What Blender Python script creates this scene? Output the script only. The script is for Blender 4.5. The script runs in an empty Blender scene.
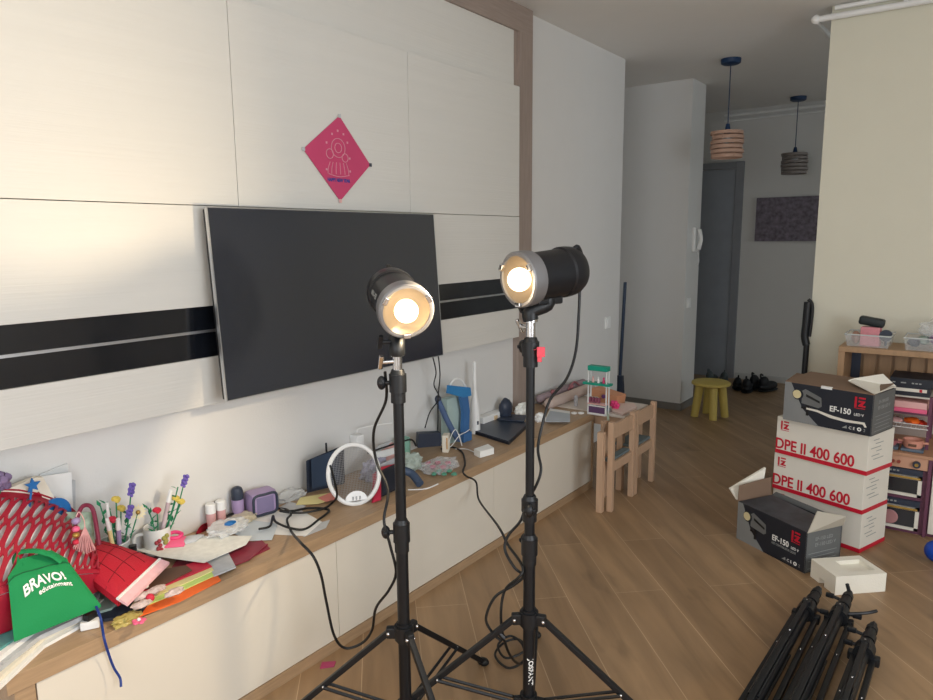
import bpy, bmesh, math, random
from mathutils import Vector as V, Matrix as Mx, noise
random.seed(7)
S = bpy.context.scene
R = math.radians
# ---------------------------------------------------------------- camera
F = 702.0
CAM_M = Mx.Rotation(R(36.355), 4, 'Z') @ Mx.Rotation(R(80.92), 4, 'X') @ Mx.Rotation(R(-0.499), 4, 'Z')
H = 1.45
cd = bpy.data.cameras.new('camera'); cam = bpy.data.objects.new('camera', cd); S.collection.objects.link(cam)
cam.matrix_world = Mx.Translation((0, 0, H)) @ CAM_M
cd.sensor_width = 36; cd.lens = F / 933 * 36; cd.clip_start = .02
S.camera = cam
# ---------------------------------------------------------------- world, exposure
w = bpy.data.worlds.new('world'); S.world = w; w.use_nodes = True
w.node_tree.nodes['Background'].inputs[0].default_value = (.75, .85, 1, 1)
w.node_tree.nodes['Background'].inputs[1].default_value = 1.2
S.view_settings.view_transform = 'Standard'; S.view_settings.look = 'None'
S.view_settings.gamma = 1; S.view_settings.use_curve_mapping = False
S.view_settings.exposure = 0.12
# ---------------------------------------------------------------- large area lights: daylight in the windows behind and right, plus an added hall light
def area(name, loc, direction, sx, sy, power, col):
    l = bpy.data.lights.new(name, 'AREA'); l.shape = 'RECTANGLE'; l.size = sx; l.size_y = sy; l.energy = power; l.color = col
    o = bpy.data.objects.new(name, l); S.collection.objects.link(o)
    o.location = loc; o.rotation_euler = V(direction).to_track_quat('-Z', 'Y').to_euler()
    return o
area('unseen_window_daylight', (2.37, .6, 1.55), (-1, 0, -.1), 2.0, 1.5, 66, (.90, .95, 1))
area('unseen_window_daylight', (-.2, -1.57, 1.5), (0, 1, -.1), 1.9, 1.4, 26, (.92, .96, 1))
area('unseen_window_daylight', (2.2, 5.9, 1.5), (-1, 0, -.05), 1.6, 1.3, 9, (.86, .96, 1))  # added light from an invented, unseen window to brighten the hall

# ---------------------------------------------------------------- points in the room seen along a line of sight
def ray(p): return CAM_M.to_3x3() @ V((p[0] - 466.5, -(p[1] - 350), -F))
def PX(a, b, x): r = ray((a, b)); return r * (x / r.x) + V((0, 0, H))
def PY(a, b, y): r = ray((a, b)); return r * (y / r.y) + V((0, 0, H))
def PD(a, b, d): r = ray((a, b)); return r * (d / math.hypot(r.x, r.y)) + V((0, 0, H))
WALLX = -2.14
def PZ(a, b, z):
    r = ray((a, b)); p = r * ((z - H) / r.z) + V((0, 0, H))
    if p.x < WALLX + .03 and p.y < 4.5:
        p = r * ((WALLX + .03) / r.x) + V((0, 0, H)); p.z = z
    return p
BZ = .449

# ---------------------------------------------------------------- materials
MATS = {}
def mat(name, col, rough=.6, metal=0, bump=0, bscale=60, var=.06, vscale=8, emit=0, trans=0, alpha=1, stretch=None, sheen=0, spec=None, ior=None):
    if name in MATS: return MATS[name]
    m = bpy.data.materials.new(name); m.use_nodes = True; MATS[name] = m
    nt = m.node_tree; b = nt.nodes['Principled BSDF']
    c = (*[pow(max(0, x), 2.2) for x in col], 1)
    b.inputs['Roughness'].default_value = rough; b.inputs['Metallic'].default_value = metal
    tc = nt.nodes.new('ShaderNodeTexCoord'); mp = nt.nodes.new('ShaderNodeMapping')
    nt.links.new(tc.outputs['Object'], mp.inputs[0])
    if stretch: mp.inputs['Scale'].default_value = stretch
    n = nt.nodes.new('ShaderNodeTexNoise'); n.inputs['Scale'].default_value = vscale; n.inputs['Detail'].default_value = 5
    nt.links.new(mp.outputs[0], n.inputs['Vector'])
    mx = nt.nodes.new('ShaderNodeMix'); mx.data_type = 'RGBA'
    mx.inputs[6].default_value = (*[x * (1 - var * 2) for x in c[:3]], 1); mx.inputs[7].default_value = (*[min(1, x * (1 + var * 2)) for x in c[:3]], 1)
    nt.links.new(n.outputs['Fac'], mx.inputs[0]); nt.links.new(mx.outputs[2], b.inputs['Base Color'])
    if bump:
        n2 = nt.nodes.new('ShaderNodeTexNoise'); n2.inputs['Scale'].default_value = bscale; nt.links.new(mp.outputs[0], n2.inputs['Vector'])
        bp = nt.nodes.new('ShaderNodeBump'); bp.inputs['Strength'].default_value = bump; bp.inputs['Distance'].default_value = .01
        nt.links.new(n2.outputs['Fac'], bp.inputs['Height']); nt.links.new(bp.outputs[0], b.inputs['Normal'])
    if emit: b.inputs['Emission Color'].default_value = c; b.inputs['Emission Strength'].default_value = emit
    if trans: b.inputs['Transmission Weight'].default_value = trans
    if ior: b.inputs['IOR'].default_value = ior
    if alpha < 1: b.inputs['Alpha'].default_value = alpha
    if sheen: b.inputs['Sheen Weight'].default_value = sheen
    if spec is not None: b.inputs['Specular IOR Level'].default_value = spec
    return m
white_wall = mat('white_wall_paint', (.86, .855, .84), .75, bump=.05, bscale=120, var=.01)
ceil_m = mat('ceiling_paint', (.91, .90, .88), .85, var=.01)
panel_m = mat('white_panel_laminate', (.84, .83, .80), .5, bump=.12, bscale=90, var=.015, stretch=(1, .03, 1.6), vscale=20)
cab_m = mat('cream_cabinet_laminate', (.87, .84, .78), .42, var=.01)
frame_m = mat('greyed_oak_frame', (.60, .54, .50), .55, var=.12, vscale=18, stretch=(6, 6, .4), bump=.1)
frame_h = mat('greyed_oak_frame_level', (.60, .54, .50), .55, var=.12, vscale=18, stretch=(6, .4, 6), bump=.1)
oak_m = mat('oak_worktop', (.66, .55, .43), .45, var=.14, vscale=14, stretch=(9, .7, 9), bump=.06)
beech_m = mat('beech_wood', (.76, .63, .52), .5, var=.08, vscale=12, stretch=(5, 5, .6))
slat_m = mat('toy_kitchen_wood', (.66, .53, .40), .55, var=.12, vscale=10, stretch=(5, 5, .5))
black_glass = mat('black_glass', (.10, .11, .13), .16, var=.02, spec=.8)
screen_m = mat('tv_screen', (.15, .17, .21), .22, var=.02, spec=.9)  # slate-blue lift in the base colour stands for the lamps' flare veil
silver_m = mat('silver_metal', (.78, .79, .8), .3, .9)
chrome_m = mat('chrome', (.85, .85, .86), .15, 1)
black_m = mat('black_powder_coat', (.10, .11, .125), .4, .2, var=.05)
black_pl = mat('black_plastic', (.085, .095, .11), .45)
rubber_m = mat('black_rubber', (.07, .075, .08), .6)
cable_m = mat('black_cable_rubber', (.09, .095, .1), .5)
white_pl = mat('white_plastic', (.93, .93, .92), .35)
paper_m = mat('white_paper', (.91, .91, .90), .8, var=.02)
cream_paper = mat('cream_paper', (.88, .85, .78), .8, var=.04)
grey_paper = mat('grey_printed_paper', (.72, .73, .74), .8, var=.12, vscale=30)
card_brown = mat('brown_cardboard', (.50, .41, .34), .85, var=.05)
card_white = mat('white_cardboard', (.90, .88, .83), .7, var=.02)
card_dark = mat('black_printed_card', (.13, .15, .19), .45, var=.05)
card_grey = mat('grey_printed_card', (.42, .43, .43), .5, var=.06)
card_side = mat('dark_grey_printed_card', (.41, .42, .42), .5, var=.05)
red_m = mat('red_ink', (.78, .10, .20), .5)
redpl = mat('red_basket_plastic', (.62, .10, .19), .4)
foam_m = mat('polystyrene_foam', (.95, .93, .87), .8, bump=.25, bscale=180, var=.02)
clear_m = mat('clear_film', (.93, .95, .96), .12, alpha=.28, var=.01)
milky_m = mat('milky_film', (.92, .93, .93), .25, alpha=.5, var=.02)
green_fab = mat('green_nonwoven_fabric', (.07, .53, .30), .8, bump=.2, bscale=400, var=.03)
red_fab = mat('red_sequin_fabric', (.72, .08, .18), .65, bump=.3, bscale=300)
pink_fab = mat('pale_pink_lining', (.92, .72, .74), .8, var=.08, vscale=60)
lilac_m = mat('lilac_plastic', (.63, .55, .70), .4)
slate_m = mat('slate_plastic', (.19, .22, .28), .45)
navy_m = mat('navy_metal', (.06, .20, .34), .45)
yellow_m = mat('yellow_stool_plastic', (.80, .71, .38), .5)
grey_cush = mat('grey_green_seat', (.42, .47, .48), .7)
teal_m = mat('teal_plastic', (.10, .62, .52), .45)
dteal_m = mat('deep_teal_cloth', (.16, .36, .38), .7)
blue_m = mat('blue_plastic', (.10, .40, .66), .45)
dblue_m = mat('deep_blue_plastic', (.10, .22, .50), .4)
pink_m = mat('pink_plastic', (.93, .40, .55), .45)
hot_m = mat('hot_pink_plastic', (.90, .25, .48), .45)
palep_m = mat('pale_pink_plastic', (.90, .70, .68), .45)
purple_m = mat('purple_lacquer', (.42, .25, .33), .5)
orange_m = mat('orange_plastic', (.93, .42, .15), .5)
yel_m = mat('yellow_paper', (.90, .85, .60), .7)
lime_m = mat('lime_paper', (.78, .88, .50), .7)
ora_m = mat('orange_paper', (.93, .42, .17), .7)
mag_m = mat('crimson_paper', (.78, .16, .26), .6)
burg_m = mat('burgundy_folder', (.52, .18, .24), .5, var=.15, vscale=30)
stem_m = mat('green_felt', (.15, .50, .34), .8)
lav_m = mat('lavender_felt', (.45, .38, .70), .8)
petal_m = mat('ivory_felt', (.94, .90, .74), .8)
yelf_m = mat('yellow_felt', (.85, .75, .35), .8)
brown_m = mat('brown_card', (.42, .30, .23), .7)
gold_m = mat('gold_handle', (.72, .58, .30), .35, .6)
ink_m = mat('blue_ink', (.20, .26, .55), .7)
white_ink = mat('white_ink', (.95, .95, .93), .6)
grey_ink = mat('grey_ink', (.60, .61, .60), .6)
lace_ink = mat('pale_pink_ink', (.84, .58, .64), .8)
poster_m = mat('crimson_poster_paper', (.76, .27, .42), .75, var=.04)
shoe_m = mat('dark_shoe_leather', (.10, .11, .13), .6)
dark_rubber = rubber_m
cocoa_m = mat('sage_cloth', (.62, .70, .66), .85)

def floor_mat():
    m = bpy.data.materials.new('oak_laminate_floor'); m.use_nodes = True; nt = m.node_tree; b = nt.nodes['Principled BSDF']
    tc = nt.nodes.new('ShaderNodeTexCoord'); mp = nt.nodes.new('ShaderNodeMapping'); mp.inputs['Rotation'].default_value = (0, 0, R(46.5))
    mp.inputs['Location'].default_value = (0, .09, 0)
    nt.links.new(tc.outputs['Object'], mp.inputs[0])
    br = nt.nodes.new('ShaderNodeTexBrick'); br.inputs['Scale'].default_value = 1
    br.inputs['Brick Width'].default_value = 1.3; br.inputs['Row Height'].default_value = .205
    br.inputs['Mortar Size'].default_value = .0016; br.inputs['Mortar Smooth'].default_value = .3
    br.offset = .37; br.inputs['Bias'].default_value = 0
    br.inputs['Color1'].default_value = (.290, .180, .094, 1); br.inputs['Color2'].default_value = (.360, .230, .124, 1)
    br.inputs['Mortar'].default_value = (.52, .37, .23, 1)
    nt.links.new(mp.outputs[0], br.inputs['Vector'])
    mp2 = nt.nodes.new('ShaderNodeMapping'); mp2.inputs['Scale'].default_value = (.7, 6, 1); nt.links.new(mp.outputs[0], mp2.inputs[0])
    n = nt.nodes.new('ShaderNodeTexNoise'); n.inputs['Scale'].default_value = 2.4; n.inputs['Detail'].default_value = 8; n.inputs['Distortion'].default_value = .6
    nt.links.new(mp2.outputs[0], n.inputs['Vector'])
    r1 = nt.nodes.new('ShaderNodeMapRange'); r1.inputs[1].default_value = .3; r1.inputs[2].default_value = .72; r1.inputs[3].default_value = .76; r1.inputs[4].default_value = 1.18
    nt.links.new(n.outputs['Fac'], r1.inputs[0])
    mx = nt.nodes.new('ShaderNodeMix'); mx.data_type = 'RGBA'; mx.blend_type = 'MULTIPLY'; mx.inputs[0].default_value = 1
    nt.links.new(br.outputs['Color'], mx.inputs[6]); nt.links.new(r1.outputs[0], mx.inputs[7])
    # knots
    mp3 = nt.nodes.new('ShaderNodeMapping'); mp3.inputs['Scale'].default_value = (1.1, 3.2, 1); nt.links.new(mp.outputs[0], mp3.inputs[0])
    n3 = nt.nodes.new('ShaderNodeTexNoise'); n3.inputs['Scale'].default_value = 2.2; n3.inputs['Detail'].default_value = 3
    nt.links.new(mp3.outputs[0], n3.inputs['Vector'])
    r3 = nt.nodes.new('ShaderNodeMapRange'); r3.inputs[1].default_value = .62; r3.inputs[2].default_value = .78; r3.inputs[3].default_value = 1; r3.inputs[4].default_value = .5
    nt.links.new(n3.outputs['Fac'], r3.inputs[0])
    mx3 = nt.nodes.new('ShaderNodeMix'); mx3.data_type = 'RGBA'; mx3.blend_type = 'MULTIPLY'; mx3.inputs[0].default_value = 1
    nt.links.new(mx.outputs[2], mx3.inputs[6]); nt.links.new(r3.outputs[0], mx3.inputs[7])
    nt.links.new(mx3.outputs[2], b.inputs['Base Color'])
    b.inputs['Roughness'].default_value = .42
    bp = nt.nodes.new('ShaderNodeBump'); bp.inputs['Strength'].default_value = .12; bp.inputs['Distance'].default_value = .004
    nt.links.new(n.outputs['Fac'], bp.inputs['Height']); nt.links.new(bp.outputs[0], b.inputs['Normal'])
    return m
floor_m = floor_mat()
def strobe(name, col, e):
    m = bpy.data.materials.new(name); m.use_nodes = True; b = m.node_tree.nodes['Principled BSDF']
    b.inputs['Base Color'].default_value = (*col, 1); b.inputs['Emission Color'].default_value = (*col, 1); b.inputs['Emission Strength'].default_value = e
    return m
bulb_m = strobe('glowing_bulb', (1, .80, .52), 3.2)
glow_m = mat('warm_reflector', (.58, .52, .44), .4, .3)

# ---------------------------------------------------------------- mesh helpers
class MB:
    def __init__(s): s.bm = bmesh.new()
    def add(s, vs, fs):
        v = [s.bm.verts.new(p) for p in vs]
        for f in fs:
            try: s.bm.faces.new([v[i] for i in f])
            except ValueError: pass
        return s
    def box(s, c, d, rot=0, bev=0, M=None):
        t = bmesh.new(); bmesh.ops.create_cube(t, size=1)
        bmesh.ops.scale(t, vec=d, verts=t.verts)
        if bev: bmesh.ops.bevel(t, geom=list(t.edges), offset=bev, segments=2, affect='EDGES', profile=.5)
        m = M if M is not None else Mx.Translation(c) @ Mx.Rotation(rot, 4, 'Z')
        t.transform(m); return s.merge(t)
    def bb(s, a, b, bev=0):
        a, b = V(a), V(b); return s.box((a + b) / 2, [abs(x) for x in (b - a)], bev=bev)
    def merge(s, t):
        me = bpy.data.meshes.new('t'); t.to_mesh(me); t.free(); s.bm.from_mesh(me); bpy.data.meshes.remove(me); return s
    def cyl(s, a, b, r, r2=None, n=20, caps=True):
        a, b = V(a), V(b); r2 = r if r2 is None else r2; q = (b - a).to_track_quat('Z', 'Y').to_matrix()
        vs = []
        for c, rr in ((a, r), (b, r2)):
            for i in range(n): t = 2 * math.pi * i / n; vs.append(c + q @ V((rr * math.cos(t), rr * math.sin(t), 0)))
        fs = [(i, (i + 1) % n, n + (i + 1) % n, n + i) for i in range(n)]
        if caps: fs += [tuple(range(n))[::-1], tuple(range(n, 2 * n))]
        return s.add(vs, fs)
    def lathe(s, prof, c=(0, 0, 0), axis=(0, 0, 1), n=28):
        q = V(axis).to_track_quat('Z', 'Y').to_matrix(); c = V(c); vs = []; fs = []
        for (r, z) in prof:
            for i in range(n): t = 2 * math.pi * i / n; vs.append(c + q @ V((r * math.cos(t), r * math.sin(t), z)))
        for k in range(len(prof) - 1):
            for i in range(n): fs.append((k * n + i, k * n + (i + 1) % n, (k + 1) * n + (i + 1) % n, (k + 1) * n + i))
        return s.add(vs, fs)
    def tube(s, pts, r, n=8, smooth=6, closed=False, flat=1):
        pts = [V(p) for p in pts]
        if smooth and len(pts) > 2:
            out = []; L = len(pts)
            rng = range(L) if closed else range(L - 1)
            for i in rng:
                p0 = pts[i - 1] if (closed or i > 0) else pts[0]; p1 = pts[i]; p2 = pts[(i + 1) % L]; p3 = pts[(i + 2) % L] if (closed or i + 2 < L) else pts[-1]
                for k in range(smooth):
                    t = k / smooth
                    out.append(.5 * ((2 * p1) + (p2 - p0) * t + (2 * p0 - 5 * p1 + 4 * p2 - p3) * t * t + (3 * p1 - p0 - 3 * p2 + p3) * t ** 3))
            if not closed: out.append(pts[-1])
            pts = out
        vs = []; fs = []; N = len(pts); up = V((0, 0, 1)); prev = None
        for i, p in enumerate(pts):
            d = (pts[(i + 1) % N] - pts[i - 1]) if (closed or 0 < i < N - 1) else (pts[1] - pts[0] if i == 0 else pts[-1] - pts[-2])
            if d.length < 1e-9: d = V((0, 0, 1))
            d.normalize()
            if prev is None: prev = d.orthogonal().normalized()
            a = (prev - d * prev.dot(d));
            if a.length < 1e-6: a = d.orthogonal()
            a.normalize(); b = d.cross(a); prev = a
            for k in range(n): t = 2 * math.pi * k / n; vs.append(p + a * (r * math.cos(t)) + b * (r * flat * math.sin(t)))
        m = N if closed else N - 1
        for i in range(m):
            for k in range(n): fs.append((i * n + k, i * n + (k + 1) % n, ((i + 1) % N) * n + (k + 1) % n, ((i + 1) % N) * n + k))
        if not closed: fs += [tuple(range(n))[::-1], tuple((N - 1) * n + k for k in range(n))]
        return s.add(vs, fs)
    def sph(s, c, r, sc=(1, 1, 1), n=14, jit=0):
        t = bmesh.new(); bmesh.ops.create_uvsphere(t, u_segments=n, v_segments=max(6, n // 2 + 2), radius=r)
        if jit:
            for v in t.verts: v.co *= 1 + jit * noise.noise(v.co * (1.6 / r) + V(c) * 7)
        bmesh.ops.scale(t, vec=sc, verts=t.verts); bmesh.ops.translate(t, vec=c, verts=t.verts); return s.merge(t)
    def prism(s, poly, z0, z1, M=None):
        n = len(poly); vs = [V((x, y, z0)) for x, y in poly] + [V((x, y, z1)) for x, y in poly]
        if M is not None: vs = [M @ v for v in vs]
        return s.add(vs, [tuple(range(n))[::-1], tuple(range(n, 2 * n))] + [(i, (i + 1) % n, n + (i + 1) % n, n + i) for i in range(n)])
    def slab(s, pts, th, n=None):
        pts = [V(p) for p in pts]
        nn = V((0, 0, 0))
        for i in range(1, len(pts) - 1): nn += (pts[i] - pts[0]).cross(pts[i + 1] - pts[0])
        nn.normalize()
        if nn.z < 0: nn = -nn
        if n is not None: nn = V(n)
        k = len(pts)
        return s.add(pts + [p + nn * th for p in pts], [tuple(range(k))[::-1], tuple(range(k, 2 * k))] + [(i, (i + 1) % k, k + (i + 1) % k, k + i) for i in range(k)])
    def build(s, name, m, parent=None, label=None, smooth=True, local=False):
        bm = s.bm
        bmesh.ops.recalc_face_normals(bm, faces=bm.faces)
        me = bpy.data.meshes.new(name); o = bpy.data.objects.new(name, me)
        if parent is not None:
            o.parent = parent
            if not local: bm.transform(root_m(parent).inverted())
        bm.to_mesh(me); bm.free()
        me.materials.append(m)
        if smooth:
            for p in me.polygons: p.use_smooth = True
            try: me.set_sharp_from_angle(angle=R(35))
            except Exception: pass
        S.collection.objects.link(o)
        if smooth:
            wn = o.modifiers.new('wn', 'WEIGHTED_NORMAL'); wn.keep_sharp = True; wn.weight = 80
        if label: o['label'] = label
        return o
def root_m(o):
    m = Mx.Identity(4)
    while o is not None:
        m = Mx.LocRotScale(o.location, o.rotation_euler, o.scale) @ m; o = o.parent
    return m
def thing(name, label, cat, loc=(0, 0, 0), rz=0, group=None):
    o = bpy.data.objects.new(name, None); S.collection.objects.link(o); o.empty_display_size = .05
    o.location = loc; o.rotation_euler = (0, 0, rz); o['label'] = label; o['category'] = cat
    if group: o['group'] = group
    return o
def solo(mb, name, m, label, cat, group=None, smooth=True):
    o = mb.build(name, m, smooth=smooth); tag(o, label, cat, group); recenter(o); return o
def tag(o, label, cat, group=None):
    o['label'] = label; o['category'] = cat
    if group: o['group'] = group
    return o
def recenter(o):
    me = o.data
    if not me.vertices: return
    xs = [v.co for v in me.vertices]; lo = V((min(c.x for c in xs), min(c.y for c in xs), min(c.z for c in xs))); hi = V((max(c.x for c in xs), max(c.y for c in xs), 0))
    c = V(((lo.x + hi.x) / 2, (lo.y + hi.y) / 2, lo.z)); me.transform(Mx.Translation(-c)); o.location = c
def struct(name, mb, m, kind='structure', smooth=False):
    o = mb.build(name, m, smooth=smooth); o['kind'] = kind; return o
def lettering(txt, size, M, m, parent, name='lettering', warp=None, sx=1.0, th=.0006, shear=0, bold=0, align='LEFT', local=False):
    c = bpy.data.curves.new('t', 'FONT'); c.body = txt; c.size = size; c.extrude = th; c.shear = shear; c.offset = bold; c.align_x = align
    o = bpy.data.objects.new('t', c); S.collection.objects.link(o)
    dg = bpy.context.evaluated_depsgraph_get(); me = bpy.data.meshes.new_from_object(o.evaluated_get(dg))
    bpy.data.objects.remove(o); bpy.data.curves.remove(c)
    me.transform(Mx.Diagonal((sx, 1, 1, 1)))
    if warp:
        for v in me.vertices: v.co = warp(v.co)
    else: me.transform(M)
    if not local and parent is not None: me.transform(root_m(parent).inverted())
    me.materials.clear(); me.materials.append(m)
    ob = bpy.data.objects.new(name, me); S.collection.objects.link(ob); ob.parent = parent
    return ob
def pillow(c00, c10, c11, c01, bulge, th=.004, n=14, wob=0, seed=0, up=(0, 0, 1)):
    """closed cushion shape over four corners; returns mesh builder and the upper-surface function"""
    c00, c10, c11, c01 = map(V, (c00, c10, c11, c01)); up = V(up)
    def f(u, v, off=0):
        p = c00 * (1 - u) * (1 - v) + c10 * u * (1 - v) + c11 * u * v + c01 * (1 - u) * v
        e = (max(0, 16 * u * (1 - u) * v * (1 - v))) ** .5
        w_ = wob * noise.noise(V((u * 3 + seed, v * 3, seed * 1.7))) * e
        return p + up * (bulge * e + w_ + th / 2 + off)
    m = MB(); vs = []; fs = []
    for j in range(n + 1):
        for i in range(n + 1): vs.append(f(i / n, j / n))
    k = (n + 1) ** 2
    for j in range(n + 1):
        for i in range(n + 1):
            u, v = i / n, j / n
            p = c00 * (1 - u) * (1 - v) + c10 * u * (1 - v) + c11 * u * v + c01 * (1 - u) * v; vs.append(p - up * th / 2)
    for j in range(n):
        for i in range(n):
            a = j * (n + 1) + i; q = (a, a + 1, a + n + 2, a + n + 1); fs.append(q); fs.append(tuple(k + x for x in q[::-1]))
    for i in range(n):
        for (a, b) in ((i, i + 1), (n * (n + 1) + i + 1, n * (n + 1) + i), ((i + 1) * (n + 1), i * (n + 1)), (i * (n + 1) + n, (i + 1) * (n + 1) + n)):
            fs.append((a, k + a, k + b, b))
    m.add(vs, fs); return m, f
def crumple(c, r, sc, seed, amp=.35, n=26):
    m = MB(); t = bmesh.new(); bmesh.ops.create_icosphere(t, subdivisions=4, radius=r)
    for v in t.verts:
        d = v.co.normalized(); k = noise.ridged_multi_fractal(d * 1.9 + V((seed, seed * 2, 0)), 1, 2, 4, 1, 2) if False else noise.noise(d * 2.2 + V((seed, 0, 0))) + .5 * noise.noise(d * 5 + V((0, seed, 0))) + .25 * noise.noise(d * 11 + V((0, 0, seed)))
        v.co *= 1 + amp * k
    bmesh.ops.scale(t, vec=sc, verts=t.verts)
    for v in t.verts: v.co.z = max(v.co.z, -r * sc[2] * .6)
    lo = min(v.co.z for v in t.verts); bmesh.ops.translate(t, vec=(c[0], c[1], c[2] - lo), verts=t.verts); m.merge(t); return m

# ================================================================ ROOM
CZ = 2.665; YR = 4.42; YF = 7.35; XR = -.785; YC = 4.80; BXX = -1.965; BXY = 5.69
T = .12
struct('floor', MB().bb((-3.6, -1.7, -.1), (2.6, 7.6, 0)), floor_m)
struct('ceiling', MB().bb((-3.6, -1.7, CZ), (2.6, 7.6, CZ + .1)), ceil_m)
struct('wall_left', MB().bb((-3.6, -1.6, 0), (WALLX, YC, CZ)), white_wall)
struct('wall_right', MB().bb((XR, YR, 0), (2.4, YR + .12, CZ)), mat('cream_wall_paint', (.86, .845, .77), .75, bump=.05, bscale=120, var=.01))
struct('wall_pier', MB().bb((-3.6, BXY, 0), (BXX, BXY + .32, CZ)), white_wall)
struct('wall_passage', MB().bb((-3.62, YC, 0), (-3.5, YF, CZ)), white_wall)
struct('wall_far', MB().bb((-3.6, YF, 0), (2.6, YF + .12, CZ)), white_wall)
m = MB().bb((2.4, -1.7, 0), (2.5, -.5, CZ)).bb((2.4, 1.7, 0), (2.5, 5.1, CZ)).bb((2.4, 6.7, 0), (2.5, 7.4, CZ)).bb((2.4, 5.1, 0), (2.5, 6.7, .8)).bb((2.4, 5.1, 2.2), (2.5, 6.7, CZ)).bb((2.4, -.5, 0), (2.5, 1.7, .75)).bb((2.4, -.5, 2.35), (2.5, 1.7, CZ))
struct('wall_east', m, white_wall)
m = MB().bb((-2.2, -1.7, 0), (-1.2, -1.6, CZ)).bb((.8, -1.7, 0), (2.5, -1.6, CZ)).bb((-1.2, -1.7, 0), (.8, -1.6, .75)).bb((-1.2, -1.7, 2.25), (.8, -1.6, CZ))
struct('wall_back', m, white_wall)
m = MB()
for a, b in (((2.42, -.5, .75), (2.48, -.44, 2.35)), ((2.42, 1.64, .75), (2.48, 1.7, 2.35)), ((2.42, .57, .75), (2.48, .63, 2.35)), ((2.42, -.5, .75), (2.48, 1.7, .81)), ((2.42, -.5, 2.29), (2.48, 1.7, 2.35))): m.bb(a, b)
struct('window_1', m, white_pl)
m = MB()
for a, b in (((-1.2, -1.68, .75), (-1.14, -1.62, 2.25)), ((.74, -1.68, .75), (.8, -1.62, 2.25)), ((-.23, -1.68, .75), (-.17, -1.62, 2.25)), ((-1.2, -1.68, .75), (.8, -1.62, .81)), ((-1.2, -1.68, 2.19), (.8, -1.62, 2.25))): m.bb(a, b)
struct('window_2', m, white_pl)
m = MB()
for a, b in (((2.42, 5.1, .8), (2.48, 5.16, 2.2)), ((2.42, 6.64, .8), (2.48, 6.7, 2.2)), ((2.42, 5.87, .8), (2.48, 5.93, 2.2)), ((2.42, 5.1, .8), (2.48, 6.7, .86)), ((2.42, 5.1, 2.14), (2.48, 6.7, 2.2))): m.bb(a, b)
struct('added_hall_window', m, white_pl)  # made-up window out of view, added as a source for the hall light
base_m = mat('grey_baseboard', (.50, .49, .47), .5)
struct('baseboard_pier', MB().bb((-3.5, BXY - .012, 0), (BXX + .012, BXY, .06)).bb((BXX, BXY, 0), (BXX + .012, BXY + .32, .06)), base_m)
struct('baseboard_far', MB().bb((-1.98, YF - .012, 0), (2.4, YF, .06)), mat('white_baseboard', (.8, .8, .79), .5))
# far door left of the passage end
d = struct('door_1', MB().bb((-2.90, YF - .02, 0), (-2.07, YF - .004, 2.10)), mat('grey_door', (.60, .62, .65), .5))
MB().cyl((-2.84, YF - .02, 1.02), (-2.84, YF - .07, 1.02), .012).cyl((-2.84, YF - .07, 1.02), (-2.72, YF - .07, 1.02), .008).build('door_handle', silver_m, d)
m = MB().bb((-2.065, YF - .03, 0), (-1.99, YF - .004, 2.17)).bb((-2.97, YF - .03, 2.105), (-2.067, YF - .004, 2.17)).bb((-2.97, YF - .03, 0), (-2.905, YF - .004, 2.10))
struct('trim_1', m, mat('door_frame_grey', (.55, .56, .58), .5))

# heating pipes under the ceiling
def pipe(pts, name, label, r=.013, brackets=()):
    t = thing(name, label, 'pipe', (pts[0][0], pts[0][1], pts[0][2]))
    MB().tube(pts, r, 12, smooth=0).build('pipe_run', white_pl, t)
    for p in pts[1:-1]: MB().sph(p, r * 1.5).build('pipe_elbow', white_pl, t)
    for p in brackets: MB().box(p, (.022, .03, .05), bev=.004).build('pipe_bracket', white_pl, t)
zp = CZ - .065
pipe([(2.3, YR - .04, zp), (XR - .07, YR - .04, zp), (XR - .07, YR + .35, zp)], 'ceiling_pipe', 'white pipe with an elbow along the top of the cream right wall', .016, [(-.44, YR - .025, zp + .02), (.4, YR - .025, zp + .02)])
pipe([(2.3, YR - .035, zp + .045), (XR + .02, YR - .035, zp + .045)], 'ceiling_pipe', 'straight upper white pipe close under the ceiling on the right wall', .012)
pipe([(-2.2, YF - .03, CZ - .05), (XR + .02, YF - .03, CZ - .05)], 'ceiling_pipe', 'upper of two pipes along the far hallway wall', .014)
pipe([(-2.2, YF - .03, CZ - .10), (XR + .02, YF - .03, CZ - .10)], 'ceiling_pipe', 'lower of two pipes along the far hallway wall', .010)

# ---------------------------------------------------------------- media wall
PXF = -2.08; y0, y1 = -.4, 3.325
mw = thing('media_wall', 'white panelled media wall with oak frame behind the television', 'wall unit', (WALLX + .02, 1.5, .897))
seams = [-.4, .617, 1.517, 2.417, y1]
g = .0009
for i in range(4):
    MB().bb((WALLX, seams[i] + g, 1.563), (PXF, seams[i + 1] - g, 2.242), bev=.002).build('upper_door', panel_m, mw)
MB().bb((WALLX, y0, 2.246), (PXF - .035, y1 - .005, 2.531)).build('top_panel', panel_m, mw)
MB().bb((WALLX, y0, 1.232), (PXF, y1, 1.561), bev=.002).build('middle_panel', panel_m, mw)
MB().bb((WALLX, y0, 1.06), (PXF - .008, y1, 1.232)).build('black_glass_strip', black_glass, mw, 'black glossy glass strip')
MB().bb((PXF - .008, y0, 1.144), (PXF - .003, y1, 1.153)).build('silver_trim', silver_m, mw)
MB().bb((WALLX, y0, .897), (PXF, y1, 1.06), bev=.002).build('lower_panel', panel_m, mw)
MB().bb((WALLX, 3.355, .452), (PXF - .02, 3.49, 2.531)).build('frame_upright', frame_m, mw, 'grey oak upright')
MB().bb((WALLX, 3.325, 2.20), (PXF - .035, 3.355, 2.531)).build('frame_upright', frame_m, mw, 'grey oak inner strip')
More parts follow.
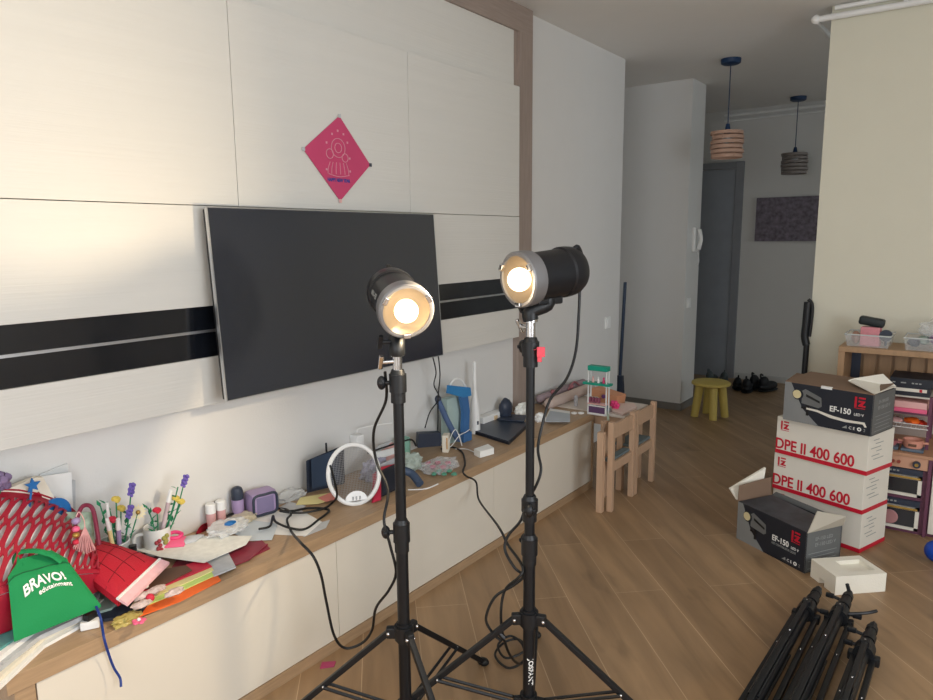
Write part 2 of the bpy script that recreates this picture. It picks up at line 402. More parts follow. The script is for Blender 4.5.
MB().bb((WALLX, y0, 2.531), (PXF - .02, 3.49, CZ - .002)).build('frame_header', frame_h, mw, 'grey oak header')
# ---------------------------------------------------------------- television
tv = thing('television', 'large flat black television hung on the white media wall', 'television', (-2.03, 1.91, .92))
TM = Mx.Translation((-2.008, 1.918, 1.238)) @ Mx.Rotation(R(-1.0), 4, 'Z') @ Mx.Rotation(R(-4), 4, 'Y')
MB().box(0, (.03, 1.122, .626), bev=.004, M=TM).build('casing', mat('tv_back_black', (.08, .08, .085), .4), tv)
m = MB()
for c, d in (((.011, .564, 0), (.012, .004, .632)), ((.011, -.564, 0), (.012, .004, .632)), ((.011, 0, .316), (.012, 1.130, .004)), ((.011, 0, -.316), (.012, 1.130, .004))):
    m.box(0, d, M=TM @ Mx.Translation(c))
m.build('bezel', silver_m, tv, 'thin silver bezel')
MB().box(0, (.004, 1.124, .629), M=TM @ Mx.Translation((.0155, 0, 0))).build('screen', screen_m, tv)
MB().bb((-2.078, 1.7, 1.1), (-2.02, 2.1, 1.35)).build('wall_bracket', black_m, tv)
# red New Year poster
def poster():
    px = PXF + .0035
    P = [PX(339, 116, px), PX(370, 165, px), PX(340, 201, px), PX(303, 149, px)]
    t = thing('paper_poster', 'crimson diamond-shaped New Year paper taped above the television', 'poster', (px, 1.99, 1.6))
    MB().slab(P, .002, (1, 0, 0)).build('paper', poster_m, t)
    def w(u, v, off=.0032):  # u right, v up in metres around centre
        return V((px + off, 1.985 + u, 1.765 + v))
    m = MB()
    # pale line drawing: generic festive ornament
    for cu, cv, r in ((0, .035, .036), (0, .035, .018), (-.045, .01, .018), (.035, .0, .016)):
        m.tube([w(cu + r * math.cos(a), cv + r * math.sin(a)) for a in [k * math.pi / 8 for k in range(16)]], .0016, 4, smooth=2, closed=True)
    for u in (-.045, -.03, -.012, .006, .024, .04): m.tube([w(u, -.02), w(u * 1.25, -.045), w(u * 1.3, -.065)], .0013, 4, smooth=3)
    m.tube([w(-.055, -.066), w(0, -.074), (w(.055, -.066))], .0016, 4)
    for u, v in ((-.06, .05), (.0, .1), (-.03, .085), (.05, .06), (.06, .0), (-.065, -.05), (.06, -.05), (.03, .09)):
        m.box(w(u, v), (.001, .008, .008)); 
    m.build('line_drawing', lace_ink, t, 'pale pink festive line drawing')
    Mt = Mx(((0, 0, 1, 0), (1, 0, 0, 0), (0, 1, 0, 0), (0, 0, 0, 1)))
    lettering('HAPPY NEW YEAR', .0185, Mx.Translation(w(-.002, -.094, .0028)) @ Mt, ink_m, t, bold=.0006, align='CENTER', sx=.78)
    for p, l in zip(P, ('clear', 'dark', 'pink', 'grey')):
        MB().box(p + V((.003, 0, 0)), (.003, .014, .014), bev=.001).build('tape_tab', {'dark': slate_m, 'pink': palep_m}.get(l, grey_paper), t)
poster()
# wall switch and passage fittings
t = thing('light_switch', 'white light switch on the wall right of the oak frame', 'switch', (WALLX, 4.62, .83))
MB().box((WALLX + .006, 4.60, .845), (.012, .082, .082), bev=.003).build('plate', white_pl, t)
MB().box((WALLX + .014, 4.60, .845), (.006, .05, .055), bev=.002).build('rocker', white_pl, t)
t = thing('intercom_handset', 'white intercom handset on the side of the hallway pier', 'intercom', (BXX, 5.86, 1.35))
MB().box((BXX + .015, 5.85, 1.42), (.03, .09, .2), bev=.008).build('body', white_pl, t)
MB().tube([(BXX + .05, 5.84, 1.5), (BXX + .065, 5.84, 1.42), (BXX + .05, 5.84, 1.34)], .016, 8).build('receiver', white_pl, t)
MB().tube([(BXX + .04, 5.84, 1.33), (BXX + .05, 5.86, 1.24), (BXX + .03, 5.83, 1.2)], .004, 6).build('cord', white_pl, t)
t = thing('light_switch', 'small white switch low on the side of the hallway pier', 'switch', (BXX, 5.84, .85))
MB().box((BXX + .006, 5.78, .9), (.012, .08, .08), bev=.003).build('plate', white_pl, t)
MB().box((BXX + .014, 5.78, .9), (.006, .04, .05), bev=.002).build('rocker', white_pl, t)
# picture on far wall
a = PY(757, 198, YF - .02); b = PY(816, 240, YF - .02)
t = thing('wall_picture', 'unframed grey and mauve canvas picture on the far hallway wall', 'picture', (a.x, YF - .02, b.z))
pm = mat('mauve_canvas_print', (.46, .43, .47), .8, var=.55, vscale=28)
MB().bb((a.x, YF - .028, b.z - .01), (XR - .03, YF - .002, a.z)).build('canvas', pm, t)
# pendants
def pendant(px, py, label, mrt):
    r = ray((px, py)); p = r * ((CZ - .01 - H) / r.z) + V((0, 0, H)); x, y = p.x, p.y
    t = thing('pendant_lamp', label, 'pendant lamp', (x, y, CZ - .7), group=None)
    MB().lathe([(0, CZ), (.068, CZ), (.066, CZ - .028), (.052, CZ - .036), (0, CZ - .036)], (x, y, 0), n=32).build('ceiling_rose', navy_m, t, 'navy blue ceiling rose')
    MB().cyl((x, y, CZ - .03), (x, y, CZ - .455), .0035, n=8).build('cord', navy_m, t)
    MB().cyl((x, y, CZ - .5), (x, y, CZ - .435), .024, .012).build('lamp_holder', navy_m, t)
    sh = MB(); z0 = CZ - .67; R0 = .112
    for k in range(6):
        z = z0 + k * .032; rr = R0 * (1 - .012 * abs(k - 2.5)) + (.002 if k % 2 else -.002)
        sh.lathe([(rr, z), (rr, z + .022), (rr - .005, z + .022), (rr - .005, z), (rr, z)], (x + .004 * math.sin(k * 2.1), y + .004 * math.cos(k * 1.7), 0), n=40)
    sh.build('lamp_shade', mrt, t, 'ringed drum shade')
    m = MB()
    for k in range(8): a_ = k * math.pi / 4; m.cyl((x + .105 * math.cos(a_), y + .105 * math.sin(a_), z0), (x + .105 * math.cos(a_), y + .105 * math.sin(a_), z0 + .182), .003, n=6)
    m.cyl((x - .105, y, z0 + .17), (x + .105, y, z0 + .17), .003, n=6).cyl((x, y - .105, z0 + .17), (x, y + .105, z0 + .17), .003, n=6)
    m.build('shade_frame', mrt, t)
    MB().sph((x, y, CZ - .54), .03).build('light_bulb', milky_m, t)
pendant(731, 60.5, 'nearer pendant lamp with pinkish wooden ring shade over the hallway', mat('pink_brown_veneer', (.72, .58, .50), .6, var=.1))
pendant(798.5, 98, 'farther pendant lamp with grey ring shade over the hallway', mat('grey_veneer', (.52, .49, .47), .6, var=.1))
# dark pole leaning at the wall end
t = thing('broom', 'dark slim broom standing at the end of the left wall', 'broom', (WALLX + .02, YC + .05, 0))
MB().cyl((WALLX - .01, YC + .06, .25), (WALLX + .03, YC + .03, 1.12), .012, n=10).build('handle', mat('blue_black_metal', (.16, .22, .30), .5), t)
MB().slab([(WALLX - .06, YC + .03, 0), (WALLX + .06, YC + .03, 0), (WALLX + .025, YC + .03, .42), (WALLX - .02, YC + .03, .42)], .03, (0, 1, 0)).build('brush_head', slate_m, t)

# ================================================================ BENCH
bench = thing('tv_bench', 'long low oak-topped bench with cream doors under the television', 'bench', (-1.94, 2.1, 0))
BF = -1.745
MB().bb((WALLX + .001, .56, .405), (BF, 3.612, BZ), bev=.002).build('worktop', oak_m, bench, 'oak worktop')
MB().bb((WALLX + .001, .575, 0), (BF - .004, .62, .405)).build('side_panel', oak_m, bench, 'oak side panel')
MB().bb((WALLX + .001, 3.592, 0), (BF - .002, 3.612, .405)).build('side_panel', oak_m, bench, 'oak side panel')
MB().bb((WALLX + .001, .62, 0), (BF - .002, 3.592, .04)).build('plinth', oak_m, bench, 'oak plinth')
ds = [.623, 1.597, 2.585, 3.590]
for i in range(3): MB().bb((BF - .022, ds[i] + g, .042), (BF - .006, ds[i + 1] - g, .403), bev=.0015).build('door', cab_m, bench)
MB().bb((WALLX + .01, .62, .04), (BF - .03, 3.59, .404)).build('carcass', cab_m, bench)

# ================================================================ STUDIO LAMPS
def stand(name, label, x, y, z_top, hub, feet, collars, secs, txt=None, rad=.40):
    t = thing(name, label, 'light stand', (x, y, 0))
    zs = [.06] + secs + [z_top]; rs = [.0175, .0150, .0125]
    for i in range(len(zs) - 1):
        r_ = rs[min(i, 2)] if i or len(secs) else rs[0]
        MB().cyl((x, y, zs[i] - .01), (x, y, zs[i + 1]), rs[min(i, 2)], n=20).build('pole_section', black_m, t)
    # hub with three lugs
    m = MB().cyl((x, y, hub - .02), (x, y, hub + .022), .028, n=24).cyl((x, y, hub - .028), (x, y, hub + .03), .022)
    for a in feet: m.box((x + .035 * math.cos(a), y + .035 * math.sin(a), hub), (.034, .022, .034), rot=a, bev=.005)
    m.build('spreader_hub', black_pl, t)
    m = MB().cyl((x, y, .055), (x, y, .095), .026, n=24)
    for a in feet: m.box((x + .03 * math.cos(a), y + .03 * math.sin(a), .075), (.03, .02, .024), rot=a, bev=.003)
    m.build('lower_collar', black_pl, t)
    for a in feet:
        ca, sa = math.cos(a), math.sin(a)
        h0 = V((x + .045 * ca, y + .045 * sa, hub)); f0 = V((x + rad * ca, y + rad * sa, .012))
        lg = MB(); dd = (f0 - h0); L = dd.length; q = dd.to_track_quat('X', 'Z').to_matrix().to_4x4()
        lg.box(0, (L, .017, .017), bev=.003, M=Mx.Translation((h0 + f0) / 2) @ q)
        lo = lg.build('leg', black_m, t)
        MB().sph(f0, .017, (1.3, 1, .8)).build('rubber_foot', rubber_m, lo)
        md = h0.lerp(f0, .55)
        for s_ in (-1, 1):
            pp = V((-sa, ca, 0)) * .0105 * s_
            MB().sph(h0 + pp, .0055, n=10).build('rivet', chrome_m, lo); MB().sph(md + pp, .0045, n=10).build('rivet', chrome_m, lo)
        for s_ in (-1, 1):
            o_ = V((-sa, ca, 0)) * .0125 * s_
            MB().tube([V((x + .035 * ca, y + .035 * sa, .075)) + o_, md + o_], .005, 6, smooth=0).build('strut', black_m, t)
    for (zc, hgt, ang) in collars:
        m = MB().cyl((x, y, zc - hgt / 2), (x, y, zc + hgt / 2), .024, n=24).cyl((x, y, zc + hgt / 2), (x, y, zc + hgt / 2 + .012), .0215, .017)
        m.cyl((x, y, zc - hgt / 2 - .03), (x, y, zc - hgt / 2), .0205, n=24)
        co = m.build('collar', black_pl, t)
        dx, dy = math.cos(ang), math.sin(ang)
        MB().cyl((x, y, zc), (x + .045 * dx, y + .045 * dy, zc), .006, n=10).sph((x + .045 * dx, y + .045 * dy, zc), .013, (1, 1, 1.5)).box((x + .045 * dx, y + .045 * dy, zc), (.012, .034, .012), rot=ang, bev=.004).build('clamp_knob', black_pl, co)
    if txt:
        vdir = V((-x, -y, 0)).normalized(); rt = V((0, 0, 1)).cross(vdir)
        def wrp(c):
            # text runs downwards along the pole
            a_ = c.y / .0178
            base = V((x, y, txt[1])) + (vdir * math.cos(a_) + rt * math.sin(a_)) * (.0178 + c.z * .4)
            return base - V((0, 0, c.x))
        lettering(txt[0], .021, None, white_ink, t, warp=wrp, th=.0006, bold=.0004)
        lettering(txt[2], .013, None, white_ink, t, warp=lambda c: wrp(V((c.x + .125, c.y, c.z))), th=.0006)
    return t
def head(name, label, tip, front, axis, up, topz, watts, knob_side=1, roll=None):
    """tip = pole xy; front = centre of the front face; axis = unit vector the lamp points along"""
    A = V(axis).normalized(); Fp = V(front); t = thing(name, label, 'studio light', (tip[0], tip[1], topz))
    back = -A
    L = .235
    MB().lathe([(.0, .217), (.045, .218), (.060, .211), (.068, .195), (.0705, .175), (.0705, .158), (.066, .153), (.066, .035), (.0, .035)], Fp, back, 40).build('housing', mat('black_lamp_housing', (.13, .135, .15), .38, .3, var=.04), t)
    MB().lathe([(.066, .05), (.073, .045), (.075, .03), (.075, .004), (.071, 0), (.064, 0), (.062, .012), (.062, .05)], Fp, back, 40).build('mount_ring', mat('dull_silver', (.55,.55,.56), .4, .6), t, 'silver accessory mount ring')
    MB().lathe([(.063, .006), (.052, .022), (.040, .028), (.034, .032), (0, .034)], Fp, back, 40).build('reflector', glow_m, t, 'warm shining reflector dish')
    q = back.to_track_quat('Z', 'Y').to_matrix()
    for k in range(3):
        a = k * 2.094 + .5; MB().box(0, (.012, .02, .012), bev=.002, M=Mx.Translation(Fp + q @ V((.066 * math.cos(a), .066 * math.sin(a), -.002))) @ q.to_4x4() @ Mx.Rotation(a, 4, 'Z')).build('bayonet_lug', chrome_m, t)
    MB().sph(Fp - A * .008, .032, (1, 1, 1), n=24).build('bulb', bulb_m, t, 'glowing warm white bulb')
    # rear plate details
    rc = Fp - A * .218
    side = V((0, 0, 1)).cross(A).normalized(); upv = A.cross(side).normalized()
    MB().box(0, (.055, .03, .008), bev=.002, M=Mx.Translation(rc + upv * .012) @ Mx((side.to_4d(), upv.to_4d(), (-A).to_4d(), (0, 0, 0, 1))).transposed().to_3x3().to_4x4()).build('control_panel', black_pl, t)
    MB().tube([rc + upv * .045 + A * .02, rc + upv * .062 - A * .012, rc + upv * .0 - A * .03 + side * 0, rc - upv * .02 - A * .005], .007, 8).build('carry_handle', black_pl, t)
    # bracket down to the pole
    mid = Fp - A * .10; bot = mid - upv * .07
    pt = V((tip[0], tip[1], topz))
    m = MB().tube([bot + upv * .012, bot - upv * .01, pt + V((0, 0, .075)), pt + V((0, 0, .05))], .022, 12, smooth=4)
    m.box(0, (.09, .04, .02), bev=.005, M=Mx.Translation(bot) @ Mx.Rotation(math.atan2(A.y, A.x), 4, 'Z'))
    m.build('tilt_bracket', black_pl, t)
    MB().cyl(pt + V((0, 0, .004)), pt + V((0, 0, .062)), .013, n=16).cyl(pt + V((0, 0, .045)), pt + V((0, 0, .056)), .019, n=16).build('spigot', chrome_m, t, 'chrome spigot socket')
    kd = V((side.x, side.y, 0)).normalized() * knob_side
    for z, s_ in ((.03, 1), (.085, 1)):
        b0 = pt + V((0, 0, z))
        m = MB().cyl(b0, b0 + kd * .042, .006, n=10)
        m.box(0, (.014, .045, .012), bev=.004, M=Mx.Translation(b0 + kd * .046) @ Mx.Rotation(math.atan2(kd.y, kd.x), 4, 'Z') @ Mx.Rotation(R(60), 4, 'X'))
        m.build('tilt_lever', chrome_m if z < .05 else black_pl, t)
    # lettering along the housing on the side turned to the room
    sd = -side
    def wrp(c):
        a_ = R(8) + (c.y) / .0665
        rad = (sd * math.cos(a_) + upv * math.sin(a_))
        return Fp - A * (.085 + c.x) + rad * (.0665 + c.z)
    lettering('EF-150', .02, None, grey_ink, t, warp=wrp, th=.0005)
    # the lamp's own light
    l = bpy.data.lights.new('modelling_light', 'AREA'); l.shape = 'DISK'; l.size = .062; l.energy = watts; l.color = (1, .79, .52); l.spread = R(170)
    o = bpy.data.objects.new('modelling_light', l); S.collection.objects.link(o); o.location = Fp + A * .032; o.rotation_euler = A.to_track_quat('-Z', 'Y').to_euler()
    return t, rc
dA, dB = 1.9, 1.93
A0 = PD(404, 632, dA); B0 = PD(529, 618, dB)
zA = PD(399, 372, dA).z; zB = PD(532, 338, dB).z
ax, ay = A0.x, A0.y; bx, by = B0.x, B0.y
stand('light_stand', 'nearer black tripod light stand standing left, under the tilted lamp', ax, ay, zA, A0.z, [R(90), R(216), R(336)],
      [(PD(404, 532, dA).z, .055, R(215)), (zA - .03, .05, R(215))], [PD(404, 545, dA).z])
stand('light_stand', 'black tripod light stand on the right with white lettering low on its pole', bx, by, zB, B0.z, [R(118), R(220), R(16)],
      [(PD(529, 505, dB).z, .035, R(300)), (PD(529, 546, dB).z, .05, R(140)), (zB - .03, .04, R(150))], [PD(529, 555, dB).z, PD(529, 515, dB).z],
      ('JOSFANT', PD(529, 656, dB).z, 'L-2800'), .46)
vA = V((ax, ay, 0)).normalized(); rA = vA.cross(V((0, 0, 1)))
FA = PD(407, 312, dA - .07); FB = PD(517, 280, dB - .06)
axA = (-vA * .94 + rA * .22 + V((0, 0, -.22))).normalized()
axB = V((-.30, -.94, -.09)).normalized()
_, rcA = head('studio_light', 'left studio lamp with glowing bulb tilted down on its stand before the television', (ax, ay), FA, axA, None, zA, 13, -1)
_, rcB = head('studio_light', 'right studio lamp with glowing bulb and long black barrel seen side-on', (bx, by), FB, axB, None, zB, 12, -1)
# little red tag on right stand
t = thing('hanging_tag', 'small red paper tag hanging from the right light stand', 'tag', PD(541, 352, dB - .02))
p = PD(541, 352, dB - .03)
MB().box(p, (.022, .004, .028), bev=.001, rot=.6).box(p + V((-.004, 0, -.02)), (.012, .004, .016), bev=.001, rot=.3).tube([p + V((0, 0, .014)), V((bx + .02, by - .015, zB - .03))], .001, 5, smooth=0).build('tag', mat('faded_red_tag', (.85, .3, .36), .6), t)

# ---------------------------------------------------------------- cables
def cable(pts, label, r=.0042, name='power_cable', m=None, group=None):
    return solo(MB().tube(pts, r, 8, smooth=8), name, m or cable_m, label, 'cable', group)
def PB(a, b, z=BZ): return PZ(a, b, z + .005)
c1 = [PD(385, 372, dA + .0), PD(386, 400, dA + .04), PD(374, 430, dA + .08), PD(376, 460, dA + .1), PD(388, 490, dA + .05), PD(384, 520, dA), PD(390, 545, dA), PD(396, 572, dA + .01), PD(389, 590, dA + .03), PD(376, 608, dA + .08), PD(372, 630, dA + .14), PD(362, 643, dA + .16), PD(345, 648, dA + .16), PD(334, 635, dA + .14), PD(326, 600, dA + .12), PD(321, 575, dA + .1), PD(313, 556, dA + .1), PD(300, 542, dA + .15)]
c1 += [PB(291, 531), PB(287, 520, BZ + .01), PB(291, 514, BZ + .02), PB(285, 509), PB(272, 509), PB(250, 508, BZ + .004), PB(235, 508, BZ + .02), PB(226, 512, BZ + .02), PB(222, 518, BZ + .01)]
cable(c1, 'black cable looping from the left lamp down and back onto the bench')
c2 = [PB(259, 529, BZ + .015), PB(270, 526, BZ + .01), PB(273, 516, BZ + .01), PB(276, 522, BZ + .012), PB(290, 528, BZ + .01), PB(305, 529, BZ), PB(318, 520, BZ), PB(329, 510, BZ), PB(310, 508, BZ), PB(292, 511, BZ + .012), PB(280, 511, BZ + .02), PB(300, 513, BZ + .01), PB(322, 509, BZ + .005), PB(332, 503, BZ), PX(337, 495, -1.86), PX(333, 475, -1.85), PX(330, 465, -1.86)]
cable(c2, 'black cable coiled in a loop on papers left of the round racket')
c3 = [rcB + V((.02, 0, -.02)), PD(580, 285, dB + .12), PD(579, 310, dB + .12), PD(576, 350, dB + .12), PD(567, 378, dB + .12), PD(550, 400, dB + .12), PD(541, 430, dB + .1), PD(538, 450, dB + .07), PD(541, 470, dB + .04), PD(535, 488, dB + .03), PD(527, 500, dB + .05), PD(521, 520, dB + .04), PD(508, 536, dB + .04), PD(505, 550, dB + .03), PD(514, 567, dB), PD(523, 576, dB), PD(514, 585, dB), PD(495, 597, dB), PD(486, 618, dB), PD(492, 632, dB), PD(500, 640, dB)]
cable(c3, 'black cable hanging from the back of the right lamp down its stand')
c4 = [PB(441, 449), PB(452, 447), PB(462, 452), PB(465, 463), PB(463, 471), PZ(466, 476, BZ + .012), PX(476, 482, -1.70), PX(479, 500, -1.64), PD(498, 526, dB + .3), PD(508, 545, dB + .12), PD(519, 560, dB + .02), PD(523, 570, dB - .01), PD(518, 578, dB - .02), PD(505, 590, dB), PD(501, 612, dB), PD(503, 635, dB + .02), PD(510, 655, dB + .1), PZ(520, 664, .02)]
c4 += [PZ(x_, y_, z_) for x_, y_, z_ in ((528, 655, .02), (520, 640, .02), (505, 642, .02), (495, 655, .015), (508, 668, .01), (524, 660, .02), (522, 644, .03), (510, 636, .03), (498, 645, .03), (506, 658, .02), (526, 650, .03), (530, 638, .03))]
cable(c4, 'black cable running off the bench edge to a floor coil by the right stand')
t = thing('cable_connector', 'black in-line plug on the cable by the right stand hub', 'plug', PD(500, 640, dB)); MB().tube([PD(496, 630, dB), PD(504, 638, dB)], .008, 8, smooth=0).build('plug_body', black_pl, t)
cable([PX(432, 354, -2.04), PX(436, 372, -2.04), PX(434, 385, -2.05), PX(439, 398, -2.05), PX(430, 412, -2.05), PX(425, 428, -2.06)], 'left thin grey cable dropping from the television corner', .003)
cable([PX(438, 354, -2.04), PX(440, 375, -2.04), PX(438, 398, -2.05), PX(438, 420, -2.05), PX(437, 440, -2.07)], 'right thin grey cable dropping from the television corner', .003)
cable([PX(368, 453, -1.95), PX(385, 447, -1.95), PX(404, 441, -1.95), PX(412, 440, -1.95), PX(416, 446, -1.95)], 'dark cable arching over the black and red bag', .004)

# ================================================================ BENCH CLUTTER
def sheet(pts, label, m=paper_m, z=BZ, th=.0012, name='paper_sheet', cat='paper', group=None):
    return solo(MB().slab([PZ(a, b, z) for a, b in pts], th, (0, 0, 1)), name, m, label, cat, group, smooth=False)
# -- left end: stack of magazines
mags = [([(0, 690), (0, 655), (60, 610), (112, 604), (92, 622), (45, 648)], paper_m, 'bottom white magazine of the pile at the bench end'),
        ([(0, 682), (0, 650), (50, 610), (104, 602), (86, 620), (45, 640)], cream_paper, 'second cream magazine up in the pile at the bench end'),
        ([(0, 672), (0, 640), (50, 600), (100, 596), (92, 616), (40, 640)], grey_paper, 'third greyish magazine up in the pile at the bench end'),
        ([(0, 662), (0, 630), (50, 595), (95, 592), (88, 610), (40, 630)], paper_m, 'thick white magazine below the colourful one'),
        ([(0, 651), (0, 600), (50, 585), (95, 584), (84, 607), (40, 622)], mat('teal_magazine_cover', (.35, .60, .58), .5, var=.1), 'topmost magazine with a teal, yellow and pink cover under the green bag')]
zc = BZ
for i, (p, m_, l) in enumerate(mags):
    th = (.008, .01, .012, .012, .006)[i]
    if i == 4:
        t = thing('magazine', l, 'magazine', PZ(40, 615, zc), group=None)
        MB().slab([PZ(a, b, zc) for a, b in p], th, (0, 0, 1)).build('cover', m_, t, smooth=False)
        zt = zc + th + .0004
        MB().slab([PZ(a, b, zt) for a, b in ((29, 628), (46, 622), (54, 610), (36, 612))], .0006, (0, 0, 1)).build('yellow_print', mat('amber_print', (.90, .68, .25), .5), t, 'yellow stripe')
        MB().slab([PZ(a, b, zt) for a, b in ((47, 621), (72, 612), (76, 602), (55, 610))], .0006, (0, 0, 1)).build('pink_print', mat('rose_print', (.85, .42, .55), .5), t, 'pink stripe')
        MB().slab([PZ(a, b, zt) for a, b in ((73, 612), (82, 608), (90, 596), (77, 601))], .0006, (0, 0, 1)).build('navy_print', slate_m, t, 'navy corner')
    else:
        solo(MB().slab([PZ(a, b, zc) for a, b in p], th, (0, 0, 1)), 'magazine', m_, l, 'magazine', smooth=False)
    zc += th + .0005
ztop = zc
# red perforated basket
def basket():
    cx, cy, cz = -2.0, .60, ztop
    t = thing('perforated_basket', 'red plastic basket with slanting slots at the left end of the bench', 'basket', (cx, cy, cz))
    N = 64; rows = 3; m = MB(); vs = []; fs = []
    def surf(a, h, off=0):
        # h 0 = rim near the wall, 1 = base towards the room; lies on its side
        k = min(1, max(0, h)); aa = .335 - .045 * k; bb = .285 - .205 * k ** 1.1
        sa = math.sin(a); zz = (bb + off) * sa if sa > 0 else .02 * sa
        return V((-2.085 + .22 * h, .60 - .01 * h + (aa + off) * math.cos(a), cz + .022 + zz))
    K = 12
    for j in range(rows):
        for i in range(N):
            a0 = 2 * math.pi * i / N; da = 2 * math.pi / N; h0 = .10 + j * .28; dh = .28
            outer = []; inner = []
            for k in range(K):
                th = 2 * math.pi * k / K; cx_, sy_ = math.cos(th), math.sin(th)
                mm = max(abs(cx_), abs(sy_)); u, v = cx_ / mm, sy_ / mm
                sh = 1.0 * v
                outer.append((u * .5 + sh, v * .5)); inner.append((cx_ * .27 + 1.0 * sy_ * .84, sy_ * .42))
            def pt(uv, off): return surf(a0 + da * (uv[0] + j * 1.0), h0 + dh * (uv[1] + .5), off)
            for off in (0, .003):
                b = len(vs); vs += [pt(o, off) for o in outer] + [pt(o, off) for o in inner]
                for k in range(K): fs.append((b + k, b + (k + 1) % K, b + K + (k + 1) % K, b + K + k))
    m.add(vs, fs)
    # base and plain band, rim
    for h0, h1 in ((0, .10), (.94, 1.0)):
        b = []; 
        for h in (h0, h1):
            b.append([surf(2 * math.pi * i / 48, h, 0) for i in range(48)])
        m.add(b[0] + b[1], [(i, (i + 1) % 48, 48 + (i + 1) % 48, 48 + i) for i in range(48)])
    m.build('slotted_wall', redpl, t)
    MB().tube([surf(2 * math.pi * i / 40, 0, .003) for i in range(40)], .006, 8, smooth=0, closed=True).build('rim', redpl, t)
    MB().add([surf(2 * math.pi * i / 40, 1, -.002) for i in range(40)], [tuple(range(40))]).build('base', redpl, t)
    MB().add([surf(2 * math.pi * i / 40, h, -.012) for h in (.03, .97) for i in range(40)], [(i, (i + 1) % 40, 40 + (i + 1) % 40, 40 + i) for i in range(40)] + [tuple(range(40, 80))]).build('paper_liner', paper_m, t, 'white paper lining inside')
    return surf
surf = basket()
bx0 = -2.05
def xcard(pts, x, label, m, th=.003, name='card', cat='card', n=(1, 0, 0)):
    return solo(MB().slab([PX(a, b, x) for a, b in pts], th, n), name, m, label, cat, smooth=False)
xcard([(25, 520), (28, 478), (71, 472), (73, 520)], -2.118, 'white card standing against the wall behind the red basket', paper_m)
xcard([(68, 522), (70, 479), (75, 480), (75, 525)], -2.126, 'narrow grey card edge against the wall behind the white card', grey_paper)
xcard([(20, 510), (40, 474), (67, 463), (68, 478), (40, 515)], -2.132, 'clear plastic pocket leaning on the wall behind the white card', milky_m)
xcard([(-30, 505), (0, 489), (34, 476), (40, 476), (56, 505), (48, 512), (36, 490), (0, 506)], -2.10, 'cream cardboard tray propped up inside the red basket', cream_paper, .02, name='cardboard_tray', cat='tray')
xcard([(40, 500), (35, 490), (44, 488), (60, 510), (55, 515)], -2.09, 'pale folded paper behind the blue star wand', cream_paper)
t = thing('star_wand', 'blue glitter star wand standing behind the red basket', 'toy', PX(33, 500, -2.06))
st = []
c = PX(32, 485, -2.06)
for k in range(10):
    a_ = k * math.pi / 5 + .3; r_ = .021 if k % 2 == 0 else .0095; st.append(c + V((0, r_ * math.cos(a_), r_ * math.sin(a_))))
MB().slab(st, .006, (1, 0, 0)).build('star', blue_m, t, 'blue glitter star', smooth=False)
MB().tube([c, PX(28, 520, -2.06)], .003, 8, smooth=0).build('stick', blue_m, t)
solo(MB().lathe([(0, 0), (.04, 0), (.04, .012), (0, .012)], PX(55, 512, -2.075), (1, .1, .15)), 'toy_disc', blue_m, 'round blue disc peeking out behind the red basket', 'toy')
t = thing('lavender_bunch', 'purple artificial flower bunch at the far left above the basket', 'flowers', PX(2, 505, -2.09))
m = MB()
for k in range(16): m.sph(PX(-6 + random.random() * 16, 474 + random.random() * 16, -2.09 + random.random() * .05), .011, jit=.4, n=8)
m.build('blossom', mat('dusty_purple_felt', (.50, .43, .56), .85), t)
MB().tube([PX(0, 490, -2.08), PX(-4, 515, -2.06), PX(-6, 540, -2.02)], .003, 6).build('stem', stem_m, t)
# burgundy handle + floral card behind tassel
cable([PX(75, 525, -2.0), PX(82, 507, -2.02), PX(92, 508, -2.02), PX(97, 530, -1.99), PX(99, 545, -1.97)], 'burgundy loop handle between the red basket and the flower cup', .006, 'bag_handle', mat('burgundy_strap', (.50, .16, .26), .6)); bpy.data.objects['bag_handle']['category'] = 'handle'
t = thing('floral_fabric_bag', 'folded floral bag with green pattern behind the pink tassel', 'bag', PX(85, 540, -2.04))
mfl = mat('floral_cloth', (.62, .70, .62), .8, var=.5, vscale=45)
m_, _f = pillow(PX(64, 560, -2.03), PX(96, 558, -2.01), PX(92, 512, -2.04), PX(66, 512, -2.05), .02, .004, up=(1, 0, 0)); m_.build('bag_body', mfl, t)
# tassel with beads
t = thing('beaded_tassel', 'pink tassel keyring with lilac and gold beads leaning on the red basket', 'tassel', PX(77, 553, -1.93))
X_ = -1.925
for (a, b, r_, mm, nm) in ((76, 521, .0115, lilac_m, 'lilac bead'), (76, 529, .010, pink_m, 'pink bead'), (76, 535, .0095, gold_m, 'gold bead'), (76, 542, .009, mag_m, 'crimson bead')):
    MB().sph(PX(a, b, X_), r_, (1, 1, .8), n=16).build('bead', mm, t, nm)
MB().tube([PX(76, 517, X_), PX(79, 512, X_), PX(84, 520, X_), PX(85, 530, X_)], .0015, 6).build('cord', palep_m, t)
tp = MB()
for k in range(22):
    s_ = (k - 11) / 11; tp.tube([PX(85, 527, X_), PX(85 + s_ * 6, 538 + abs(s_), X_ + .004 * (k % 3)), PX(84 + s_ * 11 + (k % 4), 552 - abs(s_) * 4 + (k % 3), X_ + .005 * (k % 2))], .0016, 5, smooth=4)
tp.build('tassel_threads', mat('dusty_pink_thread', (.82, .60, .60), .85), t)
